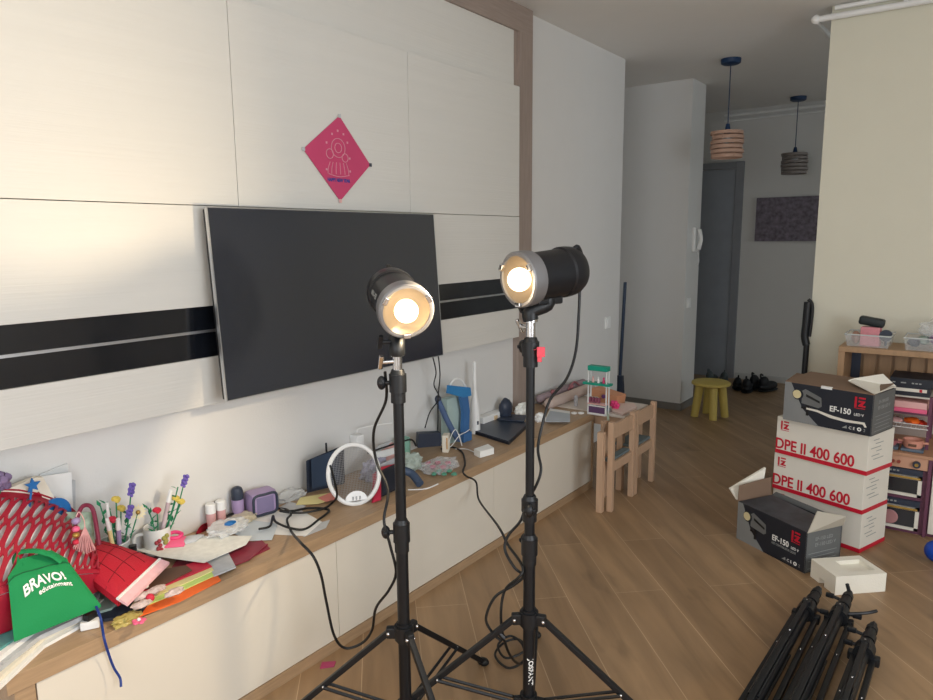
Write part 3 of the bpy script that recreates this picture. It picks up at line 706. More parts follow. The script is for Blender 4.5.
# green bag
def green_bag():
    z0 = ztop + .004
    c00 = PZ(14, 641, z0); c10 = PZ(101, 606, z0); c11 = PZ(68, 562, z0 + .115); c01 = PZ(8, 580, z0 + .125)
    t = thing('tote_bag', 'green fabric tote bag with white lettering lying on the magazines', 'bag', (c00 + c10) / 2)
    m_, f = pillow(c00, c10, c11, c01, .028, .006, n=20, wob=.014, seed=3.3)
    m_.build('bag_body', green_fab, t)
    def hp(u, v, o=.004): return f(u, v, o)
    # upper flap towards the handle
    cc = [c01, c11, PZ(52, 553, z0 + .135), PZ(20, 562, z0 + .145)]
    MB().slab(cc, .008, (0, 0, 1)).build('top_hem', green_fab, t)
    MB().tube([PZ(20, 568, z0 + .135), PZ(15, 558, z0 + .15), PZ(21, 552, z0 + .16), PZ(37, 551, z0 + .16), PZ(52, 555, z0 + .145), PZ(62, 562, z0 + .125)], .010, 8, flat=.28).build('handle', green_fab, t)
    MB().tube([f(u, .93, .001) for u in [k / 12 for k in range(13)]], .0015, 5).build('hem_seam', mat('dark_green_thread', (.05, .38, .22), .8), t)
    W = (c10 - c00).length; Hh = (c01 - c00).length
    def wr(u0, v0, sc_u, sc_v, arch=0):
        def g_(c):
            u = u0 + c.x * sc_u; v = v0 + c.y * sc_v + arch * math.sin(max(0, min(1, (u - .2) / .66)) * math.pi)
            return f(u, v, .004 + c.z * .3)
        return g_
    lettering('BRAVO!', 1, None, white_ink, t, warp=wr(.18, .46, .165, .27, .05), th=.002, bold=.022)
    lettering('edutainment', 1, None, white_ink, t, warp=wr(.36, .36, .086, .10, .03), th=.002, bold=.01)
    return c10
c10 = green_bag()
# blue strap hanging over bench edge
solo(MB().tube([PZ(96, 606, ztop + .02), PZ(101, 620, BZ + .03), PX(104, 638, BF + .015), PX(109, 655, BF + .012), PX(114, 668, BF + .012), PX(120, 678, BF + .02), PX(121, 687, BF + .03)], .0035, 8, flat=.3, smooth=8), 'lanyard', dblue_m, 'navy blue lanyard strap hanging over the bench edge', 'strap')
# red pouch
def pouch():
    zz = BZ + .05
    c00 = PZ(71, 566, zz + .07); c10 = PZ(118, 603, zz + .005); c11 = PZ(160, 563, zz + .005); c01 = PZ(88, 541, zz + .06)
    t = thing('drawstring_pouch', 'bright red fabric pouch with pale pink lining beside the green bag', 'pouch', c10)
    m_, f = pillow(c00, c10, c11, c01, .03, .02, n=18, wob=.006, seed=9.1)
    m_.build('pouch_body', red_fab, t)
    m = MB().tube([f(1, k / 10, .002) for k in range(11)], .0045, 8, smooth=3); m.build('white_piping', white_pl, t, 'white piped opening edge')
    MB().slab([f(.99, 0, -.004), f(.99, 1, -.004), f(1.0, 1, 0) + V((.012, .022, -.02)), f(1.0, 0, 0) + V((.020, .014, -.02))], .008, (0, 0, 1)).build('lining', pink_fab, t, 'pale pink lining')
    m = MB()
    for k in range(1, 4): m.tube([f(i / 12, k / 4, .0006) for i in range(13)], .0008, 4, smooth=0)
    for k in range(1, 4): m.tube([f(k / 4, i / 12, .0006) for i in range(13)], .0008, 4, smooth=0)
    m.build('quilt_stitching', mat('dark_red_thread', (.35, .03, .08), .8), t, 'dark red stitched lines')
    # gathered corner
    MB().sph(f(0.02, .9, 0), .018, (1, 1, .7), jit=.4).build('gathered_corner', red_fab, t)
pouch()
# things under and right of the pouch
sheet([(60, 600), (100, 586), (125, 598), (112, 612), (78, 622)], 'sage green printed booklet under the red pouch', cocoa_m, BZ + .003, .012, 'booklet', 'booklet')
sheet([(92, 617), (128, 606), (146, 596), (150, 604), (140, 616), (104, 622)], 'dark grey folder edge below the red pouch', slate_m, BZ + .001, .008, 'folder', 'folder')
t = thing('binder_clip', 'black and white clip on the corner of the magazine pile', 'clip', PZ(90, 628, BZ))
MB().box(PZ(90, 616, BZ + .03), (.02, .03, .02), rot=.3, bev=.003).build('clip_body', black_pl, t)
MB().box(PZ(90, 624, BZ + .012), (.022, .045, .022), rot=-.5, bev=.003).build('white_grip', white_pl, t)
solo(crumple(PZ(127, 622, BZ), .03, (.8, 1.25, .42), 4.2), 'plastic_wrapper', mat('gold_clear_film', (.80, .72, .42), .2, alpha=.7), 'gold translucent wrapper on the bench edge right of the lanyard', 'wrapper')
t = thing('flower_charm', 'small pink flower charm hanging at the bench edge', 'charm', PZ(139, 623, BZ))
m = MB(); c = PZ(139, 621, BZ + .008)
for k in range(5): a_ = k * 1.257; m.sph(c + V((.011 * math.cos(a_), .011 * math.sin(a_), 0)), .008, (1, 1, .5), n=8)
m.build('petals', pink_m, t); MB().sph(c + V((0, 0, .004)), .005, n=8).build('centre', white_pl, t)
# colour paper fan
zc = BZ + .001
for col, nm, pts in (
        (burg_m, 'burgundy clear-covered folder lying under the striped papers', [(142, 612), (180, 556), (262, 541), (270, 549), (215, 575), (176, 600)]),
        (ora_m, 'orange paper sheet, lowest of the bright sheets near the bench edge', [(140, 617), (160, 590), (213, 570), (221, 581), (180, 602)]),
        (lime_m, 'lime green paper sheet in the fan of bright sheets', [(132, 612), (152, 586), (208, 566), (217, 575), (176, 594)]),
        (yel_m, 'pale yellow paper sheet in the fan of bright sheets', [(130, 608), (150, 582), (206, 562), (214, 571), (172, 590)]),
        (mag_m, 'crimson paper sheet on top of the fan of bright sheets', [(128, 604), (148, 578), (203, 560), (212, 567), (166, 586)]),
        (brown_m, 'dark brown card lying beside the red pouch', [(140, 590), (152, 572), (186, 566), (192, 571), (158, 588)])):
    solo(MB().slab([PZ(a, b, zc) for a, b in pts], .003, (0, 0, 1)), 'paper_sheet' if col is not burg_m else 'folder', col, nm, 'paper' if col is not burg_m else 'folder', smooth=False); zc += .0034
zf = zc
solo(MB().slab([PZ(a, b, BZ + .0045) for a, b in ((232, 567), (222, 548), (240, 541), (268, 545), (250, 560))], .004, (0, 0, 1)), 'folder', burg_m, 'burgundy glossy folder under the big white drawing', 'folder', smooth=False)
solo(MB().slab([PZ(a, b, BZ + .009) for a, b in ((206, 560), (228, 553), (236, 568), (214, 577))], .004, (0, 0, 1)), 'card', grey_paper, 'pale grey printed card beside the burgundy folder', 'card', smooth=False)
# floral bow hair clip
t = thing('hair_bow', 'white and red floral bow lying on the bright paper sheets', 'hair bow', PZ(150, 598, zf))
flb = mat('red_floral_white_cloth', (.86, .72, .70), .8, var=.35, vscale=90)
c = PZ(150, 598, zf + .012)
for s_ in ((V((.03, .055, .004))), (V((-.02, .03, .006))), (V((.012, -.03, .0))), (V((-.022, -.01, .004)))):
    MB().sph(c + s_, .026, (.7, 1.1, .3), jit=.5, n=16).build('bow_loop', flb, t)
MB().sph(c, .012).build('bow_knot', mag_m, t, 'crimson knot')
m = MB()
for p in ((138, 588), (146, 586), (134, 594)): m.sph(PZ(p[0], p[1], zf + .02), .0075, n=10)
m.build('pearl', white_pl, t)
# big white drawing + pages
sheet([(136, 550), (196, 536), (252, 536), (246, 545), (204, 563), (160, 557)], 'large white sheet with faint drawing lying across the bench', mat('sketched_paper', (.91, .91, .88), .8, var=.10, vscale=40), BZ + .024, .001, 'drawing_sheet', 'drawing')
sheet([(120, 549), (165, 541), (196, 545), (158, 560), (138, 556)], 'plum-coloured card half hidden under the white drawing', mat('plum_card', (.40, .22, .27), .6), BZ + .004, .002, 'card', 'card')
sheet([(242, 524), (262, 512), (300, 510), (322, 522), (306, 536), (262, 534)], 'white printed page under the coiled cable', paper_m, BZ + .001)
sheet([(230, 532), (250, 520), (278, 524), (272, 540), (250, 541)], 'light bluish page with torn edge left of the coiled cable', mat('bluish_paper', (.80, .84, .87), .8, var=.05), BZ + .003)
sheet([(296, 530), (330, 520), (326, 528), (304, 537)], 'white paper with printed grid near the bench front', grey_paper, BZ + .0005)
sheet([(278, 508), (290, 502), (306, 506), (296, 514)], 'small checkered card behind the coiled cable', grey_paper, BZ + .004, .001, 'card', 'card')
sheet([(296, 505), (300, 498), (330, 493), (338, 498), (318, 504)], 'pale yellow note leaning by the black box', yel_m, BZ + .006, .0015, 'note', 'note')
sheet([(318, 498), (332, 492), (340, 498), (326, 502)], 'salmon paper label on the yellow note', mat('salmon_paper', (.88, .55, .50), .7), BZ + .0095, .001, 'label', 'label')
solo(crumple(PZ(228, 531, BZ + .026), .055, (.9, 1.3, .42), 1.3), 'plastic_bag', milky_m, 'crumpled clear plastic bag lying on the white drawing', 'plastic bag')
solo(crumple(PZ(244, 520, BZ + .004), .04, (.9, 1.2, .4), 2.3), 'plastic_bag', mat('cream_film', (.86, .82, .72), .3, alpha=.75), 'cream crumpled plastic bag under the lilac speaker', 'plastic bag')
solo(crumple(PZ(288, 497, BZ), .05, (.7, 1.5, .45), 5.3), 'plastic_bag', milky_m, 'clear crinkled bag between the lilac speaker and black box', 'plastic bag')
solo(MB().sph(PZ(230, 523, BZ + .06), .014, (1, 1.5, .5), jit=.3), 'bottle_cap', blue_m, 'small blue cap on the crumpled clear bag', 'cap')
# pink clips
t = thing('hair_claw', 'pink and grey claw-shaped toy lying on the white drawing', 'hair clip', PZ(180, 541, BZ + .026))
c = PZ(178, 541, BZ + .030)
m_, _ = pillow(PZ(160, 548, BZ + .028), PZ(184, 546, BZ + .028), PZ(188, 537, BZ + .03), PZ(170, 538, BZ + .03), .012, .004); m_.build('pink_wing', pink_m, t, 'pink wing')
m_, _ = pillow(PZ(180, 545, BZ + .028), PZ(196, 541, BZ + .028), PZ(204, 535, BZ + .03), PZ(186, 537, BZ + .03), .008, .004); m_.build('grey_wing', grey_paper, t, 'grey wing')
MB().tube([PZ(166, 537, BZ + .05), PZ(174, 532, BZ + .055), PZ(182, 534, BZ + .05), PZ(176, 538, BZ + .045)], .006, 8, smooth=4, closed=True).build('finger_loop', hot_m, t, 'pink loop')
t = thing('hair_clip', 'small crimson hair clip on the bench near the wall', 'hair clip', PZ(204, 523, BZ))
m_, _ = pillow(PZ(195, 525, BZ + .002), PZ(210, 522, BZ + .002), PZ(210, 516, BZ + .02), PZ(200, 518, BZ + .02), .012, .006); m_.build('clip_body', mag_m, t)

# cup of craft flowers
def stemmed(base, tip, kind, label, group=None):
    base, tip = V(base), V(tip)
    t = thing({'lav': 'lavender_flower', 'daisy': 'daisy_flower', 'bud': 'yellow_flower', 'leaf': 'leaf_sprig', 'rose': 'rose_flower'}[kind], label, 'artificial flower', base, group=group)
    MB().tube([base, base.lerp(tip, .5) + V((.004, .006, 0)), tip], .002, 6, smooth=4).build('stem', stem_m, t)
    if kind == 'lav':
        m = MB(); d = (tip - base).normalized()
        for k in range(14): a_ = k * 2.4; m.sph(tip + d * (k * .0028 - .01) + V((math.cos(a_), math.sin(a_), 0)) * .006, .0055, n=6)
        m.build('flower_spike', lav_m, t)
    elif kind == 'daisy':
        n_ = (V((0, 0, H)) - tip); n_.z = .1; n_.normalize(); q = n_.to_track_quat('Z', 'Y').to_matrix(); m = MB()
        for k in range(13):
            a_ = k * 2 * math.pi / 13; dd = q @ V((math.cos(a_), math.sin(a_), 0)); pp = q @ V((-math.sin(a_), math.cos(a_), 0))
            m.add([tip + dd * .005, tip + dd * .016 + pp * .0042 + n_ * .003, tip + dd * .026 + n_ * .001, tip + dd * .016 - pp * .0042 + n_ * .003, tip + dd * .015 - n_ * .001], [(0, 1, 2, 3), (0, 4, 1), (1, 4, 2), (2, 4, 3), (3, 4, 0)])
        m.build('petals', petal_m, t); MB().sph(tip + n_ * .003, .007, n=10).build('flower_centre', gold_m, t)
    elif kind in ('bud', 'rose'):
        m = MB(); c_ = yelf_m if kind == 'bud' else mag_m
        for k in range(6): a_ = k * 1.05; m.sph(tip + V((.006 * math.cos(a_), .006 * math.sin(a_), .001 * k)), .0075, n=8, jit=.3)
        m.build('blossom', c_, t)
    m = MB(); rnd = random.Random(hash(label) % 99 if False else len(label))
    for k in range(5 if kind == 'leaf' else 3):
        p = base.lerp(tip, .45 + .13 * k); a_ = rnd.random() * 6; dd = V((math.cos(a_), math.sin(a_), .7)).normalized(); s_ = dd.cross(V((0, 0, 1))).normalized()
        m.add([p, p + dd * .012 + s_ * .006, p + dd * .028, p + dd * .012 - s_ * .006, p + dd * .012 + V((0, 0, .003))], [(0, 1, 4), (1, 2, 4), (2, 3, 4), (3, 0, 4), (0, 3, 2, 1)])
    m.build('leaf', stem_m, t)
cupc = PX(113, 550, -2.065); cupc.z = BZ
t = thing('flower_cup', 'frosted plastic cup full of craft flowers and pens beside the red pouch', 'cup', cupc)
MB().lathe([(.0, .004), (.036, .004), (.047, .10), (.049, .10), (.038, 0), (0, 0)], cupc, n=32).build('cup_wall', mat('frosted_plastic', (.84, .86, .83), .3, alpha=.75), t)
MB().tube([cupc + V((.048 * math.cos(k * .4), .048 * math.sin(k * .4), .10)) for k in range(16)], .0022, 6, smooth=2, closed=True).build('cup_rim', white_pl, t)
for (a, b, kind, l) in ((100, 505, 'leaf', 'green leafy sprig at the left of the flower cup'), (116, 500, 'bud', 'tall yellow felt bud in the flower cup'), (121, 509, 'bud', 'shorter yellow bud in the flower cup beside the tall one'),
                        (131, 492, 'lav', 'tall lavender spike standing in the flower cup'), (129, 514, 'lav', 'short lavender spike low in the flower cup'), (138, 512, 'daisy', 'white daisy with gold centre leaning out of the flower cup'),
                        (107, 502, 'leaf', 'green sprig in the middle of the flower cup'), (112, 520, 'rose', 'crimson felt bud low in the flower cup')):
    stemmed(cupc + V((random.uniform(-.012, .012), random.uniform(-.015, .015), .012)), PX(a, b, -2.03 + random.uniform(-.02, .02)), kind, l)
def pen(base, tip, m, label, r=.005):
    base, tip = V(base), V(tip); t = thing('pen', label, 'pen', base); e = base.lerp(tip, .8)
    MB().cyl(base, e, r, n=12).build('barrel', m, t); MB().cyl(e, tip, r * 1.15, r * .9, n=12).build('cap', white_pl, t)
pen(cupc + V((.01, -.01, .012)), PX(107, 503, -2.02), white_pl, 'white marker slanting in the flower cup')
pen(cupc + V((.012, .012, .012)), PX(118, 519, -2.01), lilac_m, 'lilac marker upright in the flower cup', .007)
pen(cupc + V((.02, .0, .012)), PX(107, 519, -2.0), yel_m, 'pale yellow marker at the front of the flower cup', .006)
# small dark bottle
c = PX(133, 549, -2.02); c.z = BZ
t = thing('ink_bottle', 'small dark bottle with white label between cup and mug', 'bottle', c)
MB().lathe([(0, 0), (.016, 0), (.017, .005), (.017, .045), (.009, .055), (.009, .07), (0, .07)], c).build('bottle_body', slate_m, t)
MB().lathe([(.0175, .01), (.0175, .035)], c).build('paper_label', grey_paper, t)
MB().cyl(c + V((0, 0, .066)), c + V((0, 0, .085)), .011).build('cap', black_pl, t)
# mug
mc = PX(158, 543, -2.085); mc.z = BZ
t = thing('mug', 'white mug with red and olive print holding flowers near the wall', 'mug', mc)
MB().lathe([(0, .006), (.034, .006), (.037, .088), (.041, .09), (.041, .084), (.040, .006), (.036, 0), (0, 0)], mc, n=36).build('mug_body', mat('white_ceramic', (.86, .86, .85), .2), t)
sdir = V((mc.y, -mc.x, 0)).normalized(); sdir = -V((0, 0, 1)).cross(V((-mc.x, -mc.y, 0)).normalized())
MB().tube([mc + sdir * .038 + V((0, 0, .07)), mc + sdir * .062 + V((0, 0, .068)), mc + sdir * .07 + V((0, 0, .045)), mc + sdir * .06 + V((0, 0, .02)), mc + sdir * .038 + V((0, 0, .018))], .0055, 10).build('handle', MATS['white_ceramic'], t)
vd = V((-mc.x, -mc.y, 0)).normalized()
def onmug(a_, z, r=.0418): q = Mx.Rotation(a_, 3, 'Z') @ vd; return mc + q * r + V((0, 0, z))
m = MB()
for a_, z in ((-.1, .05), (0, .03), (.1, .055), (.15, .04), (-.05, .02), (.2, .025)): m.sph(onmug(a_, z), .007, (1, 1, 1), n=8)
m.build('printed_motif', mat('dull_red_print', (.62, .22, .26), .6), t, 'dull red printed blot')
m = MB()
for a_, z in ((.45, .06), (.6, .05), (.7, .065), (.55, .045)): m.sph(onmug(a_, z), .008, n=8)
m.build('printed_motif', mat('olive_print', (.60, .58, .30), .6), t, 'olive printed blot')
for (a, b, kind, l) in ((184, 483, 'lav', 'lavender flower leaning far right out of the mug'), (178, 487, 'leaf', 'green sprig leaning right in the mug'), (176, 499, 'bud', 'yellow and green flower on a long stem in the mug'),
                        (157, 511, 'rose', 'crimson rose at the mug rim'), (148, 508, 'leaf', 'dark green sprig at the left of the mug'), (181, 502, 'bud', 'small cream bud at the right of the mug')):
    stemmed(mc + V((random.uniform(-.012, .012), random.uniform(-.012, .012), .012)), PX(a, b, -2.04 + random.uniform(-.015, .015)), kind, l)
pen(mc + V((0, 0, .012)), PX(171, 490, -2.05), mat('pinkish_clear', (.80, .72, .74), .2), 'clear pinkish marker leaning in the mug', .007)
# two pale pink bottles with white caps
for (a, b, l) in ((211, 517, 'left one of two pink bottles with white caps by the wall'), (221, 514, 'right one of two pink bottles with white caps by the wall')):
    c = PZ(a, b, BZ); c = PX(a, b - 1, -2.11); c.z = BZ + .001
    t = thing('cosmetic_bottle', l, 'bottle', c)
    MB().lathe([(0, 0), (.015, 0), (.016, .004), (.016, .055), (.014, .058), (0, .058)], c).build('bottle_body', mat('pink_clear_plastic', (.85, .66, .66), .25), t)
    MB().lathe([(0, .058), (.0175, .058), (.0175, .088), (.015, .091), (0, .091)], c).build('cap', white_pl, t)
# lilac microphone-like bottle
c = PX(238, 508, -2.11); c.z = BZ + .001
t = thing('microphone', 'lilac wireless microphone with dark head standing by the wall', 'microphone', c)
MB().lathe([(0, 0), (.019, 0), (.021, .004), (.022, .07), (.022, .074), (0, .074)], c).build('body', lilac_m, t)
MB().lathe([(.021, .074), (.0215, .08), (.021, .105), (.017, .115), (.009, .12), (0, .121)], c).build('head', slate_m, t, 'dark slate head')
# lilac speaker
c = PX(261, 505, -2.082); c.z = BZ + .001
t = thing('portable_speaker', 'lilac box-shaped portable speaker with dark front rim', 'speaker', c, rz=R(38))
MB().box((0, 0, .046), (.075, .105, .09), bev=.016).build('body', lilac_m, t, local=True)
m = MB(); q = []
m.tube([(.039, y_, z_) for y_, z_ in ((-.04, .012), (-.046, .045), (-.04, .08), (0, .083), (.04, .08), (.046, .045), (.04, .012), (0, .009))], .005, 8, smooth=5, closed=True).build('front_rim', slate_m, t, 'dark rim', local=True)
MB().box((.034, 0, .045), (.008, .07, .06), bev=.003).build('grille', mat('lilac_mesh', (.50, .46, .60), .7, bump=.4, bscale=500), t, local=True)
t.rotation_euler.z = R(-12)

# black box (router) and antenna
c = PZ(332, 488, BZ)
t = thing('router', 'dark slate box-shaped router standing behind the round racket', 'router', (-2.07, 1.87, BZ))
MB().slab([PX(307, 493, -2.09), PX(343, 484, -2.06), PX(342, 446, -2.06), PX(306, 461, -2.09)], .05, (-.1, .3, 0)).build('body', slate_m, t, smooth=False)
MB().slab([PX(312, 489, -2.07), PX(340, 482, -2.045), PX(339, 449, -2.045), PX(311, 459, -2.07)], .012, (-.1, .3, 0)).build('front_plate', mat('slate_blue_plastic', (.22, .28, .36), .4), t, smooth=False)
MB().cyl(PX(327, 460, -2.08), PX(326, 443, -2.08), .004, n=8).build('antenna', black_pl, t)
# racket
def racket():
    ctr = PX(354, 476, -1.875); n_ = V((.80, -.55, .28)).normalized()
    up = (V((0, 0, 1)) - n_ * n_.z).normalized(); sd = up.cross(n_).normalized()
    ry, rx = .112, .097
    # set it so its lowest point rests on the bench
    low = ctr - up * ry; ctr = ctr + V((0, 0, BZ + .006 - low.z)); 
    t = thing('insect_racket', 'round white electric insect racket leaning upright on the bench', 'racket', (ctr.x, ctr.y, BZ))
    MB().tube([ctr + sd * (rx * math.cos(a)) + up * (ry * math.sin(a)) for a in [k * math.pi / 14 for k in range(28)]], .0085, 10, smooth=2, closed=True).build('frame_ring', white_pl, t)
    m = MB()
    for k in range(-15, 16):
        s_ = k / 16; h_ = math.sqrt(1 - s_ * s_)
        a = V((s_ * rx * .95, h_ * ry * .95)); b = V((s_ * rx * .95, -h_ * ry * .95))
        m.tube([ctr + sd * a.x + up * a.y, ctr + sd * b.x + up * b.y], .0007, 4, smooth=0)
        m.tube([ctr + n_ * .004 + sd * (h_ * rx * .95) + up * (s_ * ry * .95), ctr + n_ * .004 - sd * (h_ * rx * .95) + up * (s_ * ry * .95)], .0005, 4, smooth=0)
    m.build('wire_mesh', silver_m, t)
    m = MB(); pl = []
    for k in range(13): a_ = math.pi * k / 12; pl.append(ctr - up * ry * .88 + sd * (.042 * math.cos(a_)) + up * (.036 * math.sin(a_)))
    m.slab(pl, .014, n_).build('control_base', white_pl, t)
    m = MB()
    for k in (-1, 0, 1): m.box(ctr - up * ry * .80 + sd * .013 * k + n_ * .015, (.004, .006, .014), bev=.001)
    m.build('button', grey_paper, t)
    MB().tube([ctr - n_ * .004 - up * ry * .8, ctr - n_ * .07 - up * ry * .93 + V((0, 0, -.005))], .005, 8, smooth=0).build('rear_leg', white_pl, t)
racket()
t = thing('charger_adapter', 'white plug-in adapter on the wall above the racket', 'charger', PX(357, 440, WALLX + .03))
MB().box(PX(357, 440, -2.115), (.045, .045, .05), bev=.006).build('adapter_body', white_pl, t)
MB().tube([PX(357, 434, -2.10), PX(358, 429, -2.09), PX(366, 427, -2.09), (PX(377, 425, -2.08)), PX(392, 423, -2.06)], .0025, 6).build('lead', white_pl, t)

# black and red bag, gadgets around the left pole
c = PZ(388, 492, BZ)
t = thing('tool_bag', 'black and red fabric bag slumped behind the left light stand', 'bag', c)
m_, _ = pillow(PZ(375, 500, BZ + .004), PZ(402, 487, BZ + .004), PX(400, 462, -1.93), PX(376, 472, -1.93), .03, .01, up=(.7, -.3, .4)); m_.build('bag_body', mat('black_red_cloth', (.13, .14, .18), .8), t)
m_, _ = pillow(PZ(372, 503, BZ + .003), PZ(381, 500, BZ + .003), PX(380, 468, -1.92), PX(373, 474, -1.92), .02, .01, up=(.7, -.3, .4)); m_.build('red_side', mat('cranberry_cloth', (.72, .16, .26), .8), t, 'red side panel')
MB().slab([PX(376, 477, -1.91), PX(396, 471, -1.91), PX(395, 466, -1.94), PX(377, 470, -1.94)], .012).build('red_flap', mat('bright_red_cloth', (.80, .2, .28), .7), t, 'red flap')
for (pts, m_, l, x_) in (([(378, 472), (400, 462), (398, 456), (380, 464)], grey_paper, 'folded grey leaflet lying on the black and red bag', -1.96),
                         ([(370, 462), (398, 452), (400, 446), (376, 452)], paper_m, 'white leaflet above the bag behind the left pole', -2.02),
                         ([(372, 454), (384, 448), (392, 440), (378, 445)], grey_paper, 'small pale leaflet near the adapter lead', -2.05)):
    solo(MB().slab([PX(a, b, x_) for a, b in pts], .006, (1, 0, 0)), 'leaflet', m_, l, 'leaflet', smooth=False)
solo(crumple(PZ(375, 478, BZ), .045, (.9, 1.5, 1.1), 8.8, amp=.5), 'crumpled_bag', mat('pale_lilac_cloth', (.62, .61, .68), .8, var=.2, vscale=30), 'pale crumpled bag heaped behind the black and red bag', 'bag')
t = thing('hair_dryer', 'dark grey handheld dryer lying right of the left pole', 'appliance', PZ(425, 482, BZ))
MB().tube([PZ(402, 470, BZ + .06), PZ(412, 474, BZ + .045), PZ(420, 484, BZ + .018)], .017, 12).build('body', mat('blue_grey_plastic', (.25, .31, .40), .5), t)
cable([PZ(408, 490, BZ), PZ(425, 489, BZ), PZ(438, 484, BZ)], 'thin white cable on the bench right of the left pole', .003, 'usb_cable', white_pl)
solo(crumple(PZ(410, 468, BZ), .05, (1, 1.1, .8), 12.1), 'plastic_bag', mat('pale_green_film', (.78, .84, .80), .3, alpha=.7), 'pale green plastic bag right of the left pole', 'plastic bag')
solo(crumple(PZ(438, 470, BZ), .075, (.9, 1.35, .38), 15.1), 'plastic_bag', clear_m, 'wide clear plastic bag of red and green toys on the bench', 'plastic bag')
m = MB()
for k in range(5): m.sph(PZ(428 + k * 5, 463 + (k % 2) * 4, BZ + .012), .013, (1, 1, .6), jit=.5)
solo(m, 'toy_bundle', mat('dull_rose_plastic', (.75, .30, .40), .5), 'rose red toy pieces inside the clear bag', 'toy')
m = MB()
for k in range(5): m.sph(PZ(434 + k * 5, 474 - (k % 2) * 3, BZ + .012), .012, (1, 1, .6), jit=.5)
solo(m, 'toy_bundle', mat('dull_green_plastic', (.35, .60, .50), .5), 'green toy pieces inside the clear bag', 'toy')
# set-top box and cups behind
c = PZ(431, 447, BZ)
t = thing('set_top_box', 'dark blue-black box under the television cables', 'electronics', c)
MB().slab([PX(418, 448, -2.02), PX(441, 446, -2.0), PX(441, 433, -2.0), PX(419, 434, -2.02)], .06, (-.6, .4, 0)).build('body', slate_m, t, smooth=False)
c = PZ(423, 433, BZ); c.x = -2.07; c.z = BZ
t = thing('glass_jar', 'clear glass jar with greenish tint beside the dark box', 'jar', (-2.075, 2.33, BZ))
MB().lathe([(0, 0), (.032, 0), (.034, .09), (.030, .10), (.028, .09), (.028, .006), (0, .006)], (-2.08, 2.33, BZ)).build('jar_wall', mat('green_glass', (.60, .80, .72), .1, alpha=.6), t)
t = thing('mug', 'pale pink cup standing behind the left pole near the television cables', 'cup', (-2.08, 2.23, BZ))
MB().lathe([(0, 0), (.028, 0), (.034, .09), (.032, .09), (.026, .006), (0, .006)], (-2.085, 2.235, BZ)).build('cup_body', palep_m, t)
t = thing('toy_figure_box', 'small cream box with amber picture by the white cords', 'box', PZ(446, 445, BZ))
c = PZ(446, 440, BZ); c.x = -1.99; c.y = PX(446, 440, -1.99).y
MB().box(c + V((0, 0, .042)), (.03, .05, .083), rot=.5, bev=.002).build('carton', cream_paper, t)
MB().box(c + V((.014, -.008, .045)), (.006, .028, .055), rot=.5, bev=.001).build('amber_picture', mat('amber_card', (.75, .55, .32), .6), t)
# blue object on top: mist sprayer in film
t = thing('water_gun', 'bright blue toy gun standing upright among the clutter', 'toy', (-2.0, 2.55, BZ))
X_ = -2.03
MB().slab([PX(446, 393, X_), PX(447, 385, X_), PX(467, 387, X_), (PX(468, 395, X_)), PX(460, 397, X_)], .022, (1, 0, 0)).build('barrel', mat('azure_plastic', (.22, .50, .72), .4), t, smooth=False)
MB().slab([PX(458, 396, X_), PX(465, 394, X_), PX(467, 410, X_), PX(466, 432, X_), PX(460, 432, X_), PX(461, 412, X_)], .018, (1, 0, 0)).build('grip', mat('dull_azure_plastic', (.25, .42, .62), .45), t, smooth=False)
MB().tube([PX(450, 385, X_ + .012), PX(455, 379, X_ + .012), PX(461, 380, X_ + .012), PX(466, 387, X_ + .012)], .005, 8).build('top_loop', white_pl, t)
MB().bb((X_ - .01, PX(459, 432, X_).y, BZ + .001), (X_ + .03, PX(467, 432, X_).y, PX(466, 431, X_).z)).build('base', MATS['dull_azure_plastic'], t)
t = thing('folded_carton', 'pale greenish carton behind the blue toy gun', 'carton', (-2.06, 2.45, BZ))
MB().bb((-2.09, PX(446, 430, -2.06).y, BZ), (-2.05, PX(460, 430, -2.06).y, PX(450, 398, -2.06).z)).build('carton', mat('pale_green_card', (.66, .74, .72), .7), t, smooth=False)
t = thing('folding_umbrella', 'slim slate folding umbrella leaning diagonally by the television cables', 'umbrella', PX(455, 445, -2.0))
MB().tube([PX(438, 400, -2.06), PX(448, 422, -2.03), PX(458, 440, -2.0)], .014, 10).build('folded_canopy', mat('slate_blue_cloth', (.30, .38, .52), .7), t)
MB().sph(PX(438, 399, -2.06), .016, (1, 1, 1.2)).build('knob', slate_m, t)
for i_, (pts, l) in enumerate((([(441, 437), (446, 447), (453, 432), (457, 431), (462, 446), (459, 434)], 'left thin white cord tangled on the bench'), ([(441, 446), (445, 440), (450, 447), (459, 436), (466, 432), (470, 429)], 'right thin white cord tangled before the black laptop'))):
    cable([PX(a, b, -1.98) if k_ else PZ(a, b, BZ + .004) for k_, (a, b) in enumerate(pts)], l, .002, 'charging_cable', white_pl)
# electric toothbrush-like white antenna tower
c = PX(475, 431, -2.06); c.z = BZ
t = thing('immersion_blender', 'slim tall white appliance standing behind the laptop', 'appliance', c)
MB().lathe([(0, 0), (.026, 0), (.028, .02), (.026, .12), (.02, .17), (.010, .23), (.008, .33), (.008, .372), (0, .38)], c).build('body', white_pl, t)
MB().box(c + V((.024, -.008, .06)), (.006, .012, .02), bev=.002).build('button', slate_m, t)
